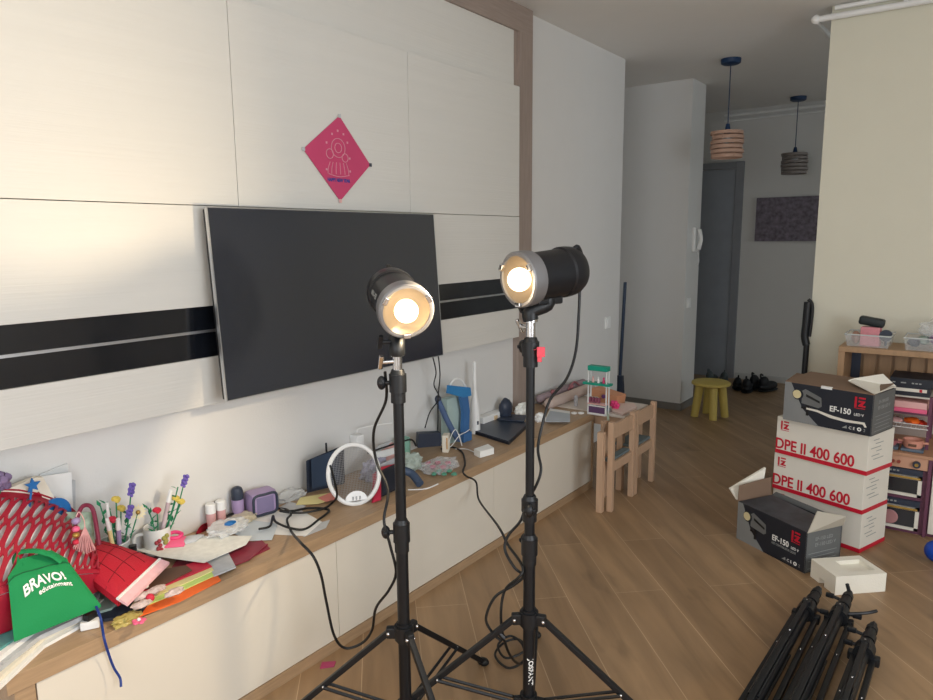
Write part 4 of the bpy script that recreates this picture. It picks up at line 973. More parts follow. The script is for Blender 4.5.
# white socket block
c = PX(492, 424, -2.09)
t = thing('power_socket_block', 'white socket box against the wall behind the laptop', 'socket', (c.x, c.y, BZ))
a = PX(481, 424, -2.1); b = PX(501, 410, -2.1)
MB().bb((-2.135, a.y, BZ + .001), (-2.085, b.y + .02, b.z), bev=.006).build('casing', white_pl, t)
MB().box(((-2.083, (a.y + b.y) / 2 + .02, (BZ + b.z) / 2)), (.006, .03, .03), bev=.002).build('socket', mat('amber_light_plastic', (.85, .75, .6), .5), t)
t = thing('camera_pouch', 'dark pouch on the bench right of the white socket box', 'pouch', PX(506, 414, -2.08))
m = MB().sph((-2.075, PX(506, 410, -2.07).y, BZ + .062), .06, (.6, .75, 1), jit=.2); m.build('pouch', slate_m, t)
# laptop
def laptop():
    z0 = BZ + .001
    c = [PZ(468, 432, z0), PZ(509, 445, z0), PZ(529, 426, z0), PZ(498, 416, z0)]
    t = thing('laptop', 'closed black laptop lying flat on the bench', 'laptop', c[0])
    MB().slab(c, .012, (0, 0, 1)).build('laptop_base', mat('dark_laptop_shell', (.13, .16, .20), .35), t, smooth=False)
    e = [c[0].lerp(p, .99) + V((0, 0, .0125)) for p in c]
    MB().slab(e, .006, (0, 0, 1)).build('laptop_lid', mat('laptop_lid', (.17, .21, .27), .3), t, smooth=False)
laptop()
solo(MB().slab([PZ(a, b, BZ + .022) for a, b in ((497, 420), (506, 415), (527, 416), (524, 422))], .006, (0, 0, 1)), 'phone', slate_m, 'flat slate phone lying on the laptop', 'phone', smooth=False)
t = thing('white_adapter', 'small white power adapter in front of the laptop', 'adapter', PZ(484, 454, BZ))
c = [PZ(474, 455, BZ + .002), PZ(480, 458, BZ + .002), PZ(494, 454, BZ + .002), PZ(488, 450, BZ + .002)]
MB().slab(c, .03, (0, 0, 1)).build('adapter_body', mat('bright_white_plastic', (.97, .97, .94), .35), t)
cable([PZ(474, 452, BZ + .008), PZ(466, 449, BZ + .004), PZ(455, 449, BZ + .004)], 'short white lead of the small adapter', .002, 'adapter_lead', white_pl)
# tissues, rolls, notebook
solo(crumple(PX(522, 414, -2.06) * 1 + V((0, 0, -.0)), .045, (.7, 1.3, .9), 21), 'tissue_pack', mat('tissue', (.93, .93, .90), .8), 'crumpled white tissues beside the right stand', 'tissues').location.z = BZ
solo(crumple(PZ(540, 421, BZ), .032, (.8, 1.1, .9), 25), 'crumpled_paper', paper_m, 'crumpled white paper ball left of the grey notebook', 'paper')
t = thing('notebook', 'grey-white notebook flat on the bench near its far end', 'notebook', PZ(560, 420, BZ))
cc = [(545, 422), (570, 422), (570, 414), (550, 411)]
MB().slab([PZ(a, b, BZ + .001) for a, b in cc], .016, (0, 0, 1)).build('pages', paper_m, t, smooth=False)
MB().slab([PZ(a, b, BZ + .0175) for a, b in cc], .002, (0, 0, 1)).build('cover', mat('grey_blue_cover', (.70, .73, .76), .5), t, smooth=False)
for (p, q_, r_, m_, l) in (((549, 409), (590, 397), .032, mat('beige_plush', (.78, .70, .66), .9, var=.05), 'thick beige plush roll lying along the wall'), ((540, 402), (583, 388), .026, mat('mauve_cloth', (.60, .53, .55), .9, var=.12), 'mauve rolled cloth behind the beige plush roll')):
    a = PX(p[0], p[1], -2.0 if r_ > .03 else -2.08); b = PX(q_[0], q_[1], -2.0 if r_ > .03 else -2.08); a.z = b.z = BZ + r_ + (.0 if r_ > .03 else .02)
    solo(MB().tube([a, a.lerp(b, .1), a.lerp(b, .9), b], r_, 16, smooth=2).sph(a, r_).sph(b, r_), 'cloth_roll', m_, l, 'cloth')
solo(MB().tube([PX(568, 390, -2.05), PX(574, 382, -2.05), PX(579, 385, -2.05)], .006, 6).sph(PX(571, 387, -2.05), .016, jit=.5).sph(PX(553, 392, -2.05), .014, jit=.5), 'toy_animal', mat('rose_brown_plush', (.62, .40, .42), .8), 'small rose and brown toy on the cloth rolls', 'toy')
t = thing('curtain_rings', 'pair of white rings lying near the bench end', 'rings', PZ(577, 413, BZ))
for k in (574, 581):
    c = PZ(k, 413, BZ + .004); MB().tube([c + V((.014 * math.cos(a_), .016 * math.sin(a_), 0)) for a_ in [j * .785 for j in range(8)]], .004, 8, smooth=3, closed=True).build('ring', white_pl, t)
# toy house shelf
def toyhouse():
    c = PZ(600, 405, BZ); Y0 = 3.60
    t = thing('toy_shop_shelf', 'small green and white toy shop shelf with figurines', 'toy shelf', (-1.95, Y0, BZ))
    yb = Y0 - .02
    L_ = PY(591, 400, Y0).x; R_ = PY(609, 400, Y0).x; zt = PY(600, 370, Y0).z; zm = PY(600, 383, Y0).z
    m = MB()
    for x_ in (L_, R_):
        m.bb((x_ - .003, Y0 - .04, BZ + .001), (x_ + .003, Y0 - .034, zt)); m.bb((x_ - .003, Y0 - .006, BZ + .001), (x_ + .003, Y0, zt))
    m.build('post', white_pl, t, smooth=False)
    MB().bb((L_ - .004, Y0 - .045, zt), (R_ + .004, Y0 + .003, zt + .028), bev=.003).build('roof', teal_m, t, 'teal roof')
    MB().bb((L_ - .03, Y0 - .05, zm - .006), (R_ + .02, Y0 + .003, zm + .006)).build('shelf', teal_m, t, 'teal shelf')
    MB().bb((L_, Y0 - .045, BZ + .06), (R_, Y0, BZ + .066)).build('shelf', palep_m, t, 'pale pink shelf')
    MB().bb((L_, Y0 - .045, BZ + .001), (R_, Y0, BZ + .006)).build('base', white_pl, t)
    for k in range(3):
        x_ = L_ + (R_ - L_) * (k + .7) / 3.4; 
        MB().lathe([(0, 0), (.007, 0), (.008, .012), (.004, .022), (.006, .03), (0, .036)], (x_, Y0 - .025, zm + .006)).build('shelf_figure', (palep_m, white_pl, hot_m)[k], t)
    m = MB()
    for k in range(4): m.box((L_ + .008 + k * .018, Y0 - .025, BZ + .083), (.013, .02, .03), bev=.003)
    m.build('shelf_goods', mat('plum_goods', (.55, .30, .38), .6), t)
    MB().bb((L_ + .005, Y0 - .043, BZ + .012), (R_ - .005, Y0 - .037, BZ + .05)).build('picture_board', mat('purple_picture', (.35, .25, .38), .6), t)
    m = MB(); 
    for a, b in (((L_ + .002, Y0 - .046, BZ + .05), (R_ + .002, Y0 - .04, BZ + .055)), ((L_ + .002, Y0 - .046, BZ + .008), (L_ + .007, Y0 - .04, BZ + .055)), ((R_ - .003, Y0 - .046, BZ + .008), (R_ + .002, Y0 - .04, BZ + .055)), ((L_ + .002, Y0 - .046, BZ + .008), (R_ + .002, Y0 - .04, BZ + .012))): m.bb(a, b)
    m.build('board_frame', white_pl, t, smooth=False)
toyhouse()

# ================================================================ KIDS FURNITURE
TZ = .452
kt = thing('kids_table', 'low beech children\'s table past the bench end, heaped with toys', 'table', (-1.82, 3.9, 0))
MB().bb((-2.10, 3.62, TZ - .018), (-1.56, 3.96, TZ), bev=.004).build('tabletop', mat('white_table_board', (.84, .80, .76), .5), kt)
m = MB()
for a, b in (((-2.08, 3.635, TZ - .075), (-1.58, 3.655, TZ - .018)), ((-2.08, 3.925, TZ - .075), (-1.58, 3.945, TZ - .018)), ((-1.60, 3.64, TZ - .075), (-1.58, 3.94, TZ - .018)), ((-2.09, 3.64, TZ - .075), (-2.07, 3.94, TZ - .018))): m.bb(a, b)
m.build('apron', beech_m, kt)
for x_, y_ in ((-1.60, 3.66), (-1.60, 3.92), (-2.07, 3.66), (-2.07, 3.92)): MB().box((x_, y_, TZ / 2 - .01), (.036, .036, TZ - .02), bev=.003).build('leg', beech_m, kt)
def kchair(ya, yb, label, bin_m):
    xb = -1.505; xf = -1.70
    t = thing('kids_chair', label, 'chair', (xb, (ya + yb) / 2, 0))
    for y_ in (ya, yb): MB().box((xb, y_, .245), (.030, .030, .49), bev=.003).build('back_leg', beech_m, t)
    MB().bb((xb - .009, ya, .395), (xb + .007, yb, .475), bev=.002).build('back_rail', beech_m, t)
    return t, xb
def kchair2(ya, yb, label, front=True):
    t, xb = kchair(ya, yb, label, None)
    xf = xb - (.13 if front else .05)
    MB().bb((xb - .007, ya, .215), (xb + .007, yb, .265), bev=.002).build('seat_rail', beech_m, t)
    MB().bb((xf, ya + .012, .265), (xb - .008, yb - .012, .28), bev=.003).build('seat', grey_cush, t, 'grey seat board')
    if front:
        for y_ in (ya + .02, yb - .015)[1:]: MB().box((xf + .015, y_, .132), (.028, .028, .264), bev=.003).build('front_leg', beech_m, t)
    return t
kchair2(3.325, 3.600, 'nearer small beech child\'s chair at the end of the bench', False)
kchair2(3.640, 3.900, 'farther small beech child\'s chair with grey seat')
# wooden side frame standing by the first chair
t = thing('wooden_side_frame', 'upright beech side frame squeezed between bench end and nearer chair', 'frame', (-1.56, 3.32, 0))
u = V((-.36, .93, 0)).normalized(); P0 = V((-1.545, 3.285, 0)); P1 = P0 + u * .235
MB().box(P0 + V((0, 0, .22)), (.034, .034, .44), bev=.003).build('post', beech_m, t)
MB().box(P1 + V((0, 0, .22)), (.034, .034, .44), bev=.003, rot=0).build('post', beech_m, t)
for z_, h_ in ((.40, .06), (.235, .05)):
    MB().box(0, ((P1 - P0).length, .016, h_), M=Mx.Translation((P0 + P1) / 2 + V((0, 0, z_))) @ Mx.Rotation(math.atan2(u.y, u.x), 4, 'Z')).build('rail', beech_m, t)
# toys on table
def TP(a, b, z=TZ): return PZ(a, b, z)
t = thing('toy_workbench', 'wooden toy box tilted at the back of the children\'s table', 'toy', TP(622, 400))
c = V((-1.78, 3.86, TZ + .04))
MB().box(0, (.19, .10, .07), bev=.004, M=Mx.Translation(c) @ Mx.Rotation(R(-8), 4, 'Z') @ Mx.Rotation(R(8), 4, 'Y')).build('box_body', mat('orange_beech', (.80, .56, .42), .5), t)
MB().cyl(c + V((.0, -.052, .01)), c + V((.0, -.062, .01)), .012).build('knob', mat('purple_knob', (.42, .25, .45), .5), t)
sheet([(612, 412), (616, 405), (634, 405), (637, 409), (622, 416)], 'pale pink board lying on the children\'s table', mat('peach_board', (.90, .80, .76), .6), TZ + .002, .012, 'toy_board', 'board')
t = thing('toy_flower', 'hot pink flower-shaped toy on the children\'s table', 'toy', TP(618, 414))
c = V((-1.66, 3.70, TZ + .035)); m = MB()
for k in range(6): a_ = k * 1.047; m.sph(c + V((.018 * math.cos(a_), -.01 * math.sin(a_), .018 * math.sin(a_))), .013, n=10)
m.sph(c, .014).build('petals', hot_m, t)
MB().cyl(V((c.x, c.y, TZ)), c, .006).build('stem', hot_m, t)
solo(crumple(V((-1.72, 3.67, TZ)), .035, (1.2, .8, .6), 31), 'toy_pile', mat('grey_teal_toys', (.40, .50, .52), .6, var=.3, vscale=40), 'grey-green heap of small toys at the table corner', 'toys')
solo(MB().box((-1.79, 3.68, TZ + .035), (.06, .02, .07), rot=.3, bev=.003), 'toy_block', mat('pale_green_block', (.75, .83, .76), .6), 'pale green card block leaning on the toy heap', 'toy')
solo(MB().box((-1.90, 3.68, TZ + .025), (.02, .02, .05), bev=.004).sph((-1.90, 3.68, TZ + .055), .012), 'toy_figure', mat('white_black_figure', (.75, .75, .78), .5, var=.4, vscale=60), 'little white and dark figure by the toy shop shelf', 'toy')
solo(MB().tube([(-1.63, 3.55, TZ - .02), (-1.66, 3.6, TZ + .005), (-1.72, 3.66, TZ + .008)], .007, 8), 'paint_brush', mat('pale_sage', (.70, .76, .68), .6), 'pale sage stick jutting over the table edge', 'stick')
t = thing('storage_bin', 'teal bin hanging under the near corner of the children\'s table', 'bin', (-1.67, 3.60, .36))
MB().bb((-1.735, 3.625, .385), (-1.63, 3.63, .445)).bb((-1.735, 3.615, .36), (-1.63, 3.63, .37)).build('bin_body', dteal_m, t)
t.location = (0, 0, 0); 
for ch in t.children: ch.location = (0, 0, 0)
# yellow stool
def stool():
    x, y = -1.70, 5.63
    t = thing('stool', 'small round yellow stool with four stubby legs in the hallway', 'stool', (x, y, 0))
    MB().lathe([(0, .262), (.135, .262), (.150, .27), (.150, .285), (.138, .293), (0, .296)], (x, y, 0), n=40).build('seat', yellow_m, t)
    for a_ in (R(30), R(120), R(210), R(300)):
        ca, sa = math.cos(a_), math.sin(a_)
        MB().cyl((x + .12 * ca, y + .12 * sa, 0), (x + .085 * ca, y + .085 * sa, .265), .030, .034, n=20).build('leg', yellow_m, t)
stool()
# shoes
def shoe(p, rz, label, m_, s=1):
    t = thing('shoe', label, 'shoe', p, rz=rz)
    o = MB().sph((0, 0, .045 * s), .05 * s, (2.2, .85, .8), n=16).sph((-.06 * s, 0, .08 * s), .045 * s, (1, .8, 1.1), n=14); o.build('upper', m_, t, local=True)
    MB().sph((0, 0, .012 * s), .05 * s, (2.35, .95, .24), n=16).build('sole', rubber_m, t, local=True)
    MB().tube([(-.10 * s, 0, .10 * s), (-.11 * s, 0, .15 * s), (-.08 * s, 0, .14 * s)], .008, 6).build('pull_loop', m_, t, local=True)
for i, (a, b, rz, l, s) in enumerate(((737, 389, 1.9, 'dark shoe nearest the yellow stool in the hallway', 1.0), (747, 392, 1.7, 'dark shoe in front of the hallway shoe row', 1.1), (757, 389, 1.4, 'black shoe right of centre in the hallway shoe row', 1.15), (768, 391, 1.2, 'black shoe at the right end of the hallway shoe row', 1.15))):
    shoe(PZ(a, b, 0), rz, l, shoe_m, s)
for i, (a, b, rz, l) in enumerate(((728, 381, 1.9, 'grey-green shoe against the far wall behind the stool'), (715, 381, 1.5, 'grey-green shoe by the far door'))):
    p = PZ(a, b, 0); p.y = YF - .35 - i * .02; shoe(p, rz, l, mat('grey_green_shoe', (.33, .37, .38), .7), 1.0)
# vacuum
def vacuum():
    Y_ = YR - .055
    top = PY(808, 302, Y_); mid = PY(806.5, 345, Y_)
    t = thing('stick_vacuum', 'black stick vacuum leaning on the end of the cream wall', 'vacuum cleaner', (top.x, Y_, 0))
    MB().cyl((mid.x - .005, Y_, .09), mid, .016, n=16).build('tube', black_pl, t)
    MB().tube([mid, mid + V((-.012, 0, .05)), mid + V((-.010, 0, .12)), top + V((0.0, 0, .0))], .021, 14, smooth=5).build('motor_body', black_pl, t)
    MB().tube([top + V((.0, 0, .015)), top + V((.022, 0, -.01)), top + V((.026, 0, -.08)), mid + V((.012, 0, .05))], .009, 10).build('handle', black_pl, t)
    MB().bb((mid.x - .1, Y_ - .09, .005), (mid.x + .08, Y_ + .04, .075), bev=.02).build('floor_head', black_pl, t)
vacuum()

# ================================================================ BOXES
def logo(Mf, w, mred, t, local=True):
    m = MB(); s = w
    m.box(0, (.2 * s, .0012, s), M=Mf @ Mx.Translation((.1 * s, 0, .5 * s)))
    m.box(0, (.62 * s, .0012, .16 * s), M=Mf @ Mx.Translation((.66 * s, 0, .92 * s)))
    poly = [(.35, .66), (1.0, .66), (.72, .22), (1.0, .22), (1.0, .06), (.35, .06), (.35, .2), (.66, .5), (.35, .5)]
    m.slab([Mf @ V((a * s, -.0006, b * s)) for a, b in poly], .0012, (Mf.to_3x3() @ V((0, 1, 0))))
    m.box(0, (1.0 * s, .0012, .06 * s), M=Mf @ Mx.Translation((.5 * s, 0, -.1 * s)))
    m.build('logo_mark', mred, t, 'red logo mark', smooth=False, local=local)
FT = Mx.Rotation(math.pi / 2, 4, 'X')   # text upright facing -y
ST = Mx.Rotation(math.pi / 2, 4, 'Z') @ Mx.Rotation(math.pi / 2, 4, 'X')   # text upright facing +x
def carton_white(loc, rz, label, Hc=.188, L=.44, D=.235, words=True):
    t = thing('cardboard_box', label, 'box', loc, rz)
    MB().bb((-L / 2, -D / 2, 0), (L / 2, D / 2, Hc - .001), bev=.0025).build('carton', card_white, t, local=True)
    MB().bb((-L / 2 - .0008, -D / 2 - .0008, .001), (L / 2 + .0008, D / 2 + .0008, .021)).build('red_band', red_m, t, 'red printed band', local=True)
    y_ = -D / 2 - .0012
    logo(Mx.Translation((-L / 2 + .022, y_, Hc - .062)), .042, red_m, t)
    if words: lettering('DPE II 400 600', .074, Mx.Translation((-L / 2 - .003, y_, .027)) @ FT, red_m, t, sx=.86, local=True, th=.0004, bold=.0016)
    m = MB()
    for k in range(6): m.box((L / 2 + .0012, -.05 + (k % 2) * .03, Hc - .03 - k * .018), (.0008, .05 + .02 * (k % 3), .003))
    m.build('side_print', grey_ink, t, 'fine grey print', local=True)
    MB().bb((-L / 2 + .0, -.025, Hc - .0012), (L / 2, .025, Hc - .0006)).build('packing_tape', mat('pale_tape', (.82, .78, .68), .3), t, local=True)
    return t
def ctr(fl, ang, L, D): e = V((math.cos(ang), math.sin(ang), 0)); n = V((-math.sin(ang), math.cos(ang), 0)); return V(fl) + e * L / 2 + n * D / 2
for i, (fr, z, a_, l) in enumerate((((-.354, 3.515), 0, R(-19.2), 'bottom white and red carton of the stack, mostly hidden by the open box'), ((-.356, 3.503), .19, R(-19.2), 'middle white and red lettered carton of the stack'), ((-.349, 3.486), .38, R(-19.2), 'upper white and red lettered carton right below the black box'))):
    e = V((math.cos(a_), math.sin(a_), 0)); fl = V((fr[0], fr[1], z)) - e * .44
    carton_white(ctr(fl, a_, .44, .235), a_, l, words=z > 0)
def carton_black(loc, rz, label, opened, L=.40, D=.228, Hc=.186):
    t = thing('cardboard_box', label, 'box', loc, rz)
    th = .004
    m = MB().bb((-L / 2, -D / 2, 0), (L / 2, D / 2, th)).bb((-L / 2, -D / 2, 0), (-L / 2 + th, D / 2, Hc)).bb((-L / 2, D / 2 - th, 0), (L / 2, D / 2, Hc)).bb((-L / 2, -D / 2, 0), (L / 2, -D / 2 + th, Hc))
    m.build('carton', card_dark, t, local=True, smooth=False)
    MB().bb((L / 2 - th, -D / 2, 0), (L / 2, D / 2, Hc)).build('side_panel', card_side, t, 'grey printed side', local=True, smooth=False)
    MB().slab([(-L / 2, -D / 2 - .0006, 0), (-L / 2, -D / 2 - .0006, Hc), (-L / 2 + .03, -D / 2 - .0006, Hc), (-L / 2 + .09, -D / 2 - .0006, .07), (-L / 2 + .17, -D / 2 - .0006, .0)], .0006, (0, 1, 0)).build('grey_print_area', mat('pale_grey_print', (.52, .53, .53), .5, var=.12, vscale=6), t, 'pale grey printed corner', local=True, smooth=False)
    yf = -D / 2 - .0016
    # printed picture of a studio lamp
    m = MB().slab([(-L / 2 + .085, yf, .155), (-L / 2 + .10, yf, .165), (-L / 2 + .175, yf, .135), (-L / 2 + .18, yf, .095), (-L / 2 + .165, yf, .085), (-L / 2 + .085, yf, .095)], .0008, (0, 1, 0)); m.build('printed_lamp', card_grey, t, 'printed lamp barrel', local=True, smooth=False)
    MB().slab([(-L / 2 + .105, yf - .0008, .142), (-L / 2 + .17, yf - .0008, .118), (-L / 2 + .17, yf - .0008, .108), (-L / 2 + .105, yf - .0008, .130)], .0006, (0, 1, 0)).build('printed_lamp_stripe', mat('printed_black', (.1, .1, .11), .5), t, local=True, smooth=False)
    MB().lathe([(0, 0), (.026, 0), (.026, .0012), (0, .0012)], (-L / 2 + .066, yf, .135), (0, -1, 0)).build('printed_reflector_ring', card_dark, t, local=True)
    MB().lathe([(0, 0), (.020, 0), (.020, .0012), (0, .0012)], (-L / 2 + .062, yf - .0012, .135), (0, -1, 0)).build('printed_bulb', mat('cream_print', (.85, .80, .62), .5), t, 'printed cream lamp face', local=True)
    MB().box((-L / 2 + .115, yf, .065), (.012, .001, .05)).box((-L / 2 + .105, yf, .075), (.04, .001, .01)).build('printed_stand', MATS['printed_black'], t, local=True)
    logo(Mx.Translation((L / 2 - .078, yf, Hc - .064)), .046, red_m, t)
    lettering('EF-150', .036, Mx.Translation((L / 2 - .185, yf, .082)) @ FT, white_ink, t, sx=.94, local=True, th=.0004, bold=.0007)
    lettering('LED V', .017, Mx.Translation((L / 2 - .078, yf, .082)) @ FT, white_ink, t, sx=.95, local=True, th=.0004)
    if opened: lettering('LED CONTINUOUS LIGHT', .0145, Mx.Translation((L / 2 - .185, yf, .064)) @ FT, grey_ink, t, sx=.80, local=True, th=.0004)
    else:
        pts = [(-.09, .078), (-.04, .076), (.03, .062), (.09, .056), (.17, .058), (.18, .038), (.172, .036), (.163, .048), (.09, .044), (.02, .050), (-.04, .066), (-.09, .070)]
        MB().slab([(a + .0, yf - .0008, b) for a, b in pts], .0008, (0, 1, 0)).build('torn_strip', card_white, t, 'torn white strip', local=True, smooth=False)
    m = MB(); bx_ = L / 2 - .125
    m.slab([(bx_, yf, .016), (bx_ + .022, yf, .016), (bx_ + .02, yf, .03)], .0008, (0, 1, 0)); m.build('warning_mark', grey_ink, t, local=True, smooth=False)
    lettering('C E', .018, Mx.Translation((bx_ + .03, yf, .016)) @ FT, white_ink, t, local=True, th=.0004)
    MB().lathe([(.004, 0), (.009, 0), (.009, .001), (.004, .001)], (bx_ + .075, yf, .023), (0, -1, 0)).build('recycle_mark', white_ink, t, local=True)
    lettering('2', .018, Mx.Translation((bx_ + .092, yf, .016)) @ FT, grey_ink, t, local=True, th=.0004)
    xs = L / 2 + .0012
    lettering('EF-150 LED', .022, Mx.Translation((xs, -D / 2 + .05, Hc - .045)) @ ST, grey_ink, t, local=True, th=.0004)
    lettering('EF-150 LED V', .022, Mx.Translation((xs, -D / 2 + .05, Hc - .072)) @ ST, grey_ink, t, local=True, th=.0004)
    m = MB()
    for k in range(5): m.box((xs, -.005, .085 - k * .017), (.0008, .17 - .03 * (k % 2), .002))
    m.build('table_print', grey_ink, t, 'ruled grey table', local=True)
    h = Hc
    if not opened:
        MB().slab([(-L / 2, -D / 2, h), (L / 2, -D / 2, h), (L / 2 - .01, D / 2, h + .018), (-L / 2 + .01, D / 2, h + .018)], .004).build('top_flap', card_brown, t, 'brown inner side of top flap', local=True, smooth=False)
        MB().slab([(-L / 2, -D / 2, h), (-L / 2, D / 2, h), (-L / 2 - .05, D / 2 - .02, h + .005)], .003).build('side_flap', card_brown, t, local=True, smooth=False)
        MB().slab([(L / 2, -D / 2, h + .004), (L / 2, D / 2, h + .006), (L / 2 - .06, D / 2, h + .055), (L / 2 - .13, -.01, h + .040), (L / 2 - .15, -.03, h + .03)], .004).build('end_flap', card_white, t, 'cream inner side of end flap', local=True, smooth=False)
        MB().bb((-.03, -D / 2 - .0006, h - .006), (.02, -D / 2 + .01, h + .006)).build('lid_tab', white_pl, t, 'white paper tab', local=True)
    else:
        gi = mat('black_grey_print', (.25, .26, .28), .5, var=.5, vscale=18)
        MB().slab([(-L / 2 + .005, -D / 2, h), (L / 2 - .005, -D / 2, h), (L / 2 - .005, D / 2 - .05, h + .012), (-L / 2 + .03, D / 2 - .03, h + .012)], .003).build('top_flap', gi, t, 'dark printed top flap', local=True, smooth=False)
        MB().slab([(-L / 2, D / 2, h), (L / 2, D / 2, h), (L / 2 - .02, D / 2 + .006, h + .022), (-L / 2 + .02, D / 2 + .006, h + .022)], .004, (0, 1, 0)).build('back_flap', card_grey, t, 'grey back flap', local=True, smooth=False)
        MB().slab([(L / 2, -D / 2, h), (L / 2, D / 2, h), (L / 2 + .02, D / 2 - .01, h + .05), (L / 2 - .03, -.02, h + .075)], .004, (1, 0, 0)).build('end_flap', mat('beige_card', (.72, .69, .63), .7), t, 'beige end flap', local=True, smooth=False)
        MB().slab([(-L / 2, -D / 2, h), (-L / 2, D / 2, h), (-L / 2 - .008, D / 2, h + .09), (-L / 2 - .008, -D / 2 + .01, h + .075)], .004, (-1, 0, 0)).build('end_flap', card_brown, t, 'brown end flap', local=True, smooth=False)
        MB().slab([(-L / 2 - .018, -D / 2 + .01, h + .0), (-L / 2 - .055, -D / 2 + .0, h + .045), (-L / 2 - .025, D / 2 - .02, h + .135), (-L / 2 - .018, D / 2 - .04, h + .05)], .012, (-1, 0, 0)).build('foam_liner', foam_m, t, 'white foam liner sticking out', local=True, smooth=False)
    return t
a_ = R(-15.5); e = V((math.cos(a_), math.sin(a_), 0)); fl = V((-.341, 3.462, .5695)) - e * .40
carton_black(ctr(fl, a_, .40, .228), a_, 'black printed lamp box with brown top flap on top of the carton stack', False)
a_ = R(-31); carton_black(ctr((-.862, 3.366, 0), a_, .405, .21), a_, 'opened black printed lamp box on the floor with raised flaps', True, D=.21)
# foam block
def foam():
    fl = V((-.378, 3.028, 0)); a_ = R(43.5); L, D, Hh = .223, .165, .080
    c = ctr(fl, a_, L, D); t = thing('foam_block', 'white polystyrene packing block with a notch on the wooden floor', 'foam', c, a_)
    m = MB()
    x0, x1, y0_, y1_ = -L / 2, L / 2, -D / 2, D / 2
    nx = x0 + .0
    out = [(x0, y0_), (x1, y0_), (x1, y1_), (x0, y1_), (x0, -y0_ * .28), (x0 + .03, .015), (x0 + .03, -.005), (x0, -.012)]
    m.prism(out, 0, .026); m.prism([(x0, y0_), (x1, y0_), (x1, y1_), (x0, y1_)], .026, Hh - .018)
    ring_o = [(x0, y0_), (x1, y0_), (x1, y1_), (x0, y1_)]; ring_i = [(x0 + .085, y0_ + .035), (x1 - .025, y0_ + .035), (x1 - .025, y1_ - .035), (x0 + .085, y1_ - .035)]
    z0, z1 = Hh - .018, Hh
    vs = [V((x, y, z)) for z in (z0, z1) for x, y in ring_o + ring_i]
    fs = []
    for i in range(4):
        j = (i + 1) % 4; fs += [(i, j, 8 + j, 8 + i), (4 + i, 4 + j, 12 + j, 12 + i), (8 + i, 8 + j, 12 + j, 12 + i)]
    m.add(vs, fs)
    bmesh.ops.remove_doubles(m.bm, verts=m.bm.verts, dist=.0002)
    m.build('foam_body', foam_m, t, local=True, smooth=False)
foam()
# folded tripods on the floor
def folded(head_px, tail_px, label, extra=0, w_=.044, hz=.062):
    h_ = PZ(*head_px, hz); q = PZ(*tail_px, hz * .9); d = (q - h_); d.z = 0; d.normalize(); s = V((-d.y, d.x, 0)); up = V((0, 0, 1))
    L = 1.0
    t = thing('folded_light_stand', label, 'light stand', (h_.x, h_.y, 0))
    def Q(l, a, b): return V((h_.x, h_.y, 0)) + d * l + s * a + up * b
    MB().cyl(Q(-.025, 0, hz), Q(.0, 0, hz), .007).build('spigot', chrome_m, t, 'small chrome spigot tip')
    MB().cyl(Q(-.01, 0, hz), Q(.035, 0, hz), .0125).cyl(Q(.02, 0, hz), Q(.045, 0, hz), .019).build('top_collar', black_pl, t)
    MB().cyl(Q(.045, 0, hz), Q(.09, 0, hz), .0165).cyl(Q(.085, 0, hz), Q(.125, 0, hz), .0225).cyl(Q(.125, 0, hz), Q(.15, 0, hz), .018).build('collar', black_pl, t)
    MB().cyl(Q(.15, 0, hz), Q(.185, 0, hz), .027).build('collar', black_pl, t)
    m = MB().cyl(Q(.17, 0, hz), Q(.22, 0, hz), .032, n=20)
    for a, b in ((-.033, -.02), (.033, -.02), (0, .033)): m.box(Q(.20, a, hz + b), (.03, .03, .03), rot=math.atan2(d.y, d.x), bev=.004)
    m.build('spreader_hub', black_pl, t)
    MB().cyl(Q(.2, 0, hz), Q(L, 0, hz), .0175).build('pole_section', black_m, t)
    for a, b in ((-w_, -.022), (w_, -.022), (0, .040)):
        lg = MB(); p0, p1 = Q(.20, a * .8, hz + b * .9), Q(L + .05, a, hz + b); q4 = (p1 - p0).to_track_quat('X', 'Z').to_matrix().to_4x4()
        lo = lg.box(0, ((p1 - p0).length, .018, .018), bev=.003, M=Mx.Translation((p0 + p1) / 2) @ q4).build('leg', black_m, t)
        MB().sph(p0 + up * .009, .0045, n=10).build('rivet', chrome_m, lo); MB().sph(p0.lerp(p1, .3) + up * .009, .0035, n=10).build('rivet', chrome_m, lo)
        for o_ in (-.013, .013):
            MB().tube([p0.lerp(p1, .35) + s * (o_ + a * -.25), p0.lerp(p1, .8) + s * (o_ + a * -.35)], .0045, 6, smooth=0).build('strut', black_m, t)
    for l, sd_, dz in (((.09, -1, .01), (.165, -1, .0)) if extra == 1 else ((.075, -1, .01), (.165, 1, 0)) if extra else ((.165, 1, 0),)):
        MB().cyl(Q(l, 0, hz), Q(l, sd_ * .05, hz + dz), .006, n=10).box(0, (.014, .03, .018), bev=.004, M=Mx.Translation(Q(l, sd_ * .054, hz + dz)) @ Mx.Rotation(math.atan2(d.y, d.x), 4, 'Z')).build('clamp_knob', black_pl, t)
    if extra == 2:
        MB().tube([Q(.19, .02, hz + .01), Q(.16, .08, hz + .02), Q(.13, .11, hz + .025)], .006, 8).build('lever', black_pl, t)
        MB().tube([Q(-.0, .0, hz + .01), Q(-.02, -.012, hz + .03)], .007, 8).build('wing_nut', black_pl, t)
folded((818, 590), (762, 692), 'leftmost of three folded black light stands on the floor', 0)
folded((849, 594), (806, 690), 'middle folded black light stand with a long lever on the floor', 2)
folded((873, 626), (850, 695), 'rightmost folded black light stand, lying nearest the frame edge', 1, .034)
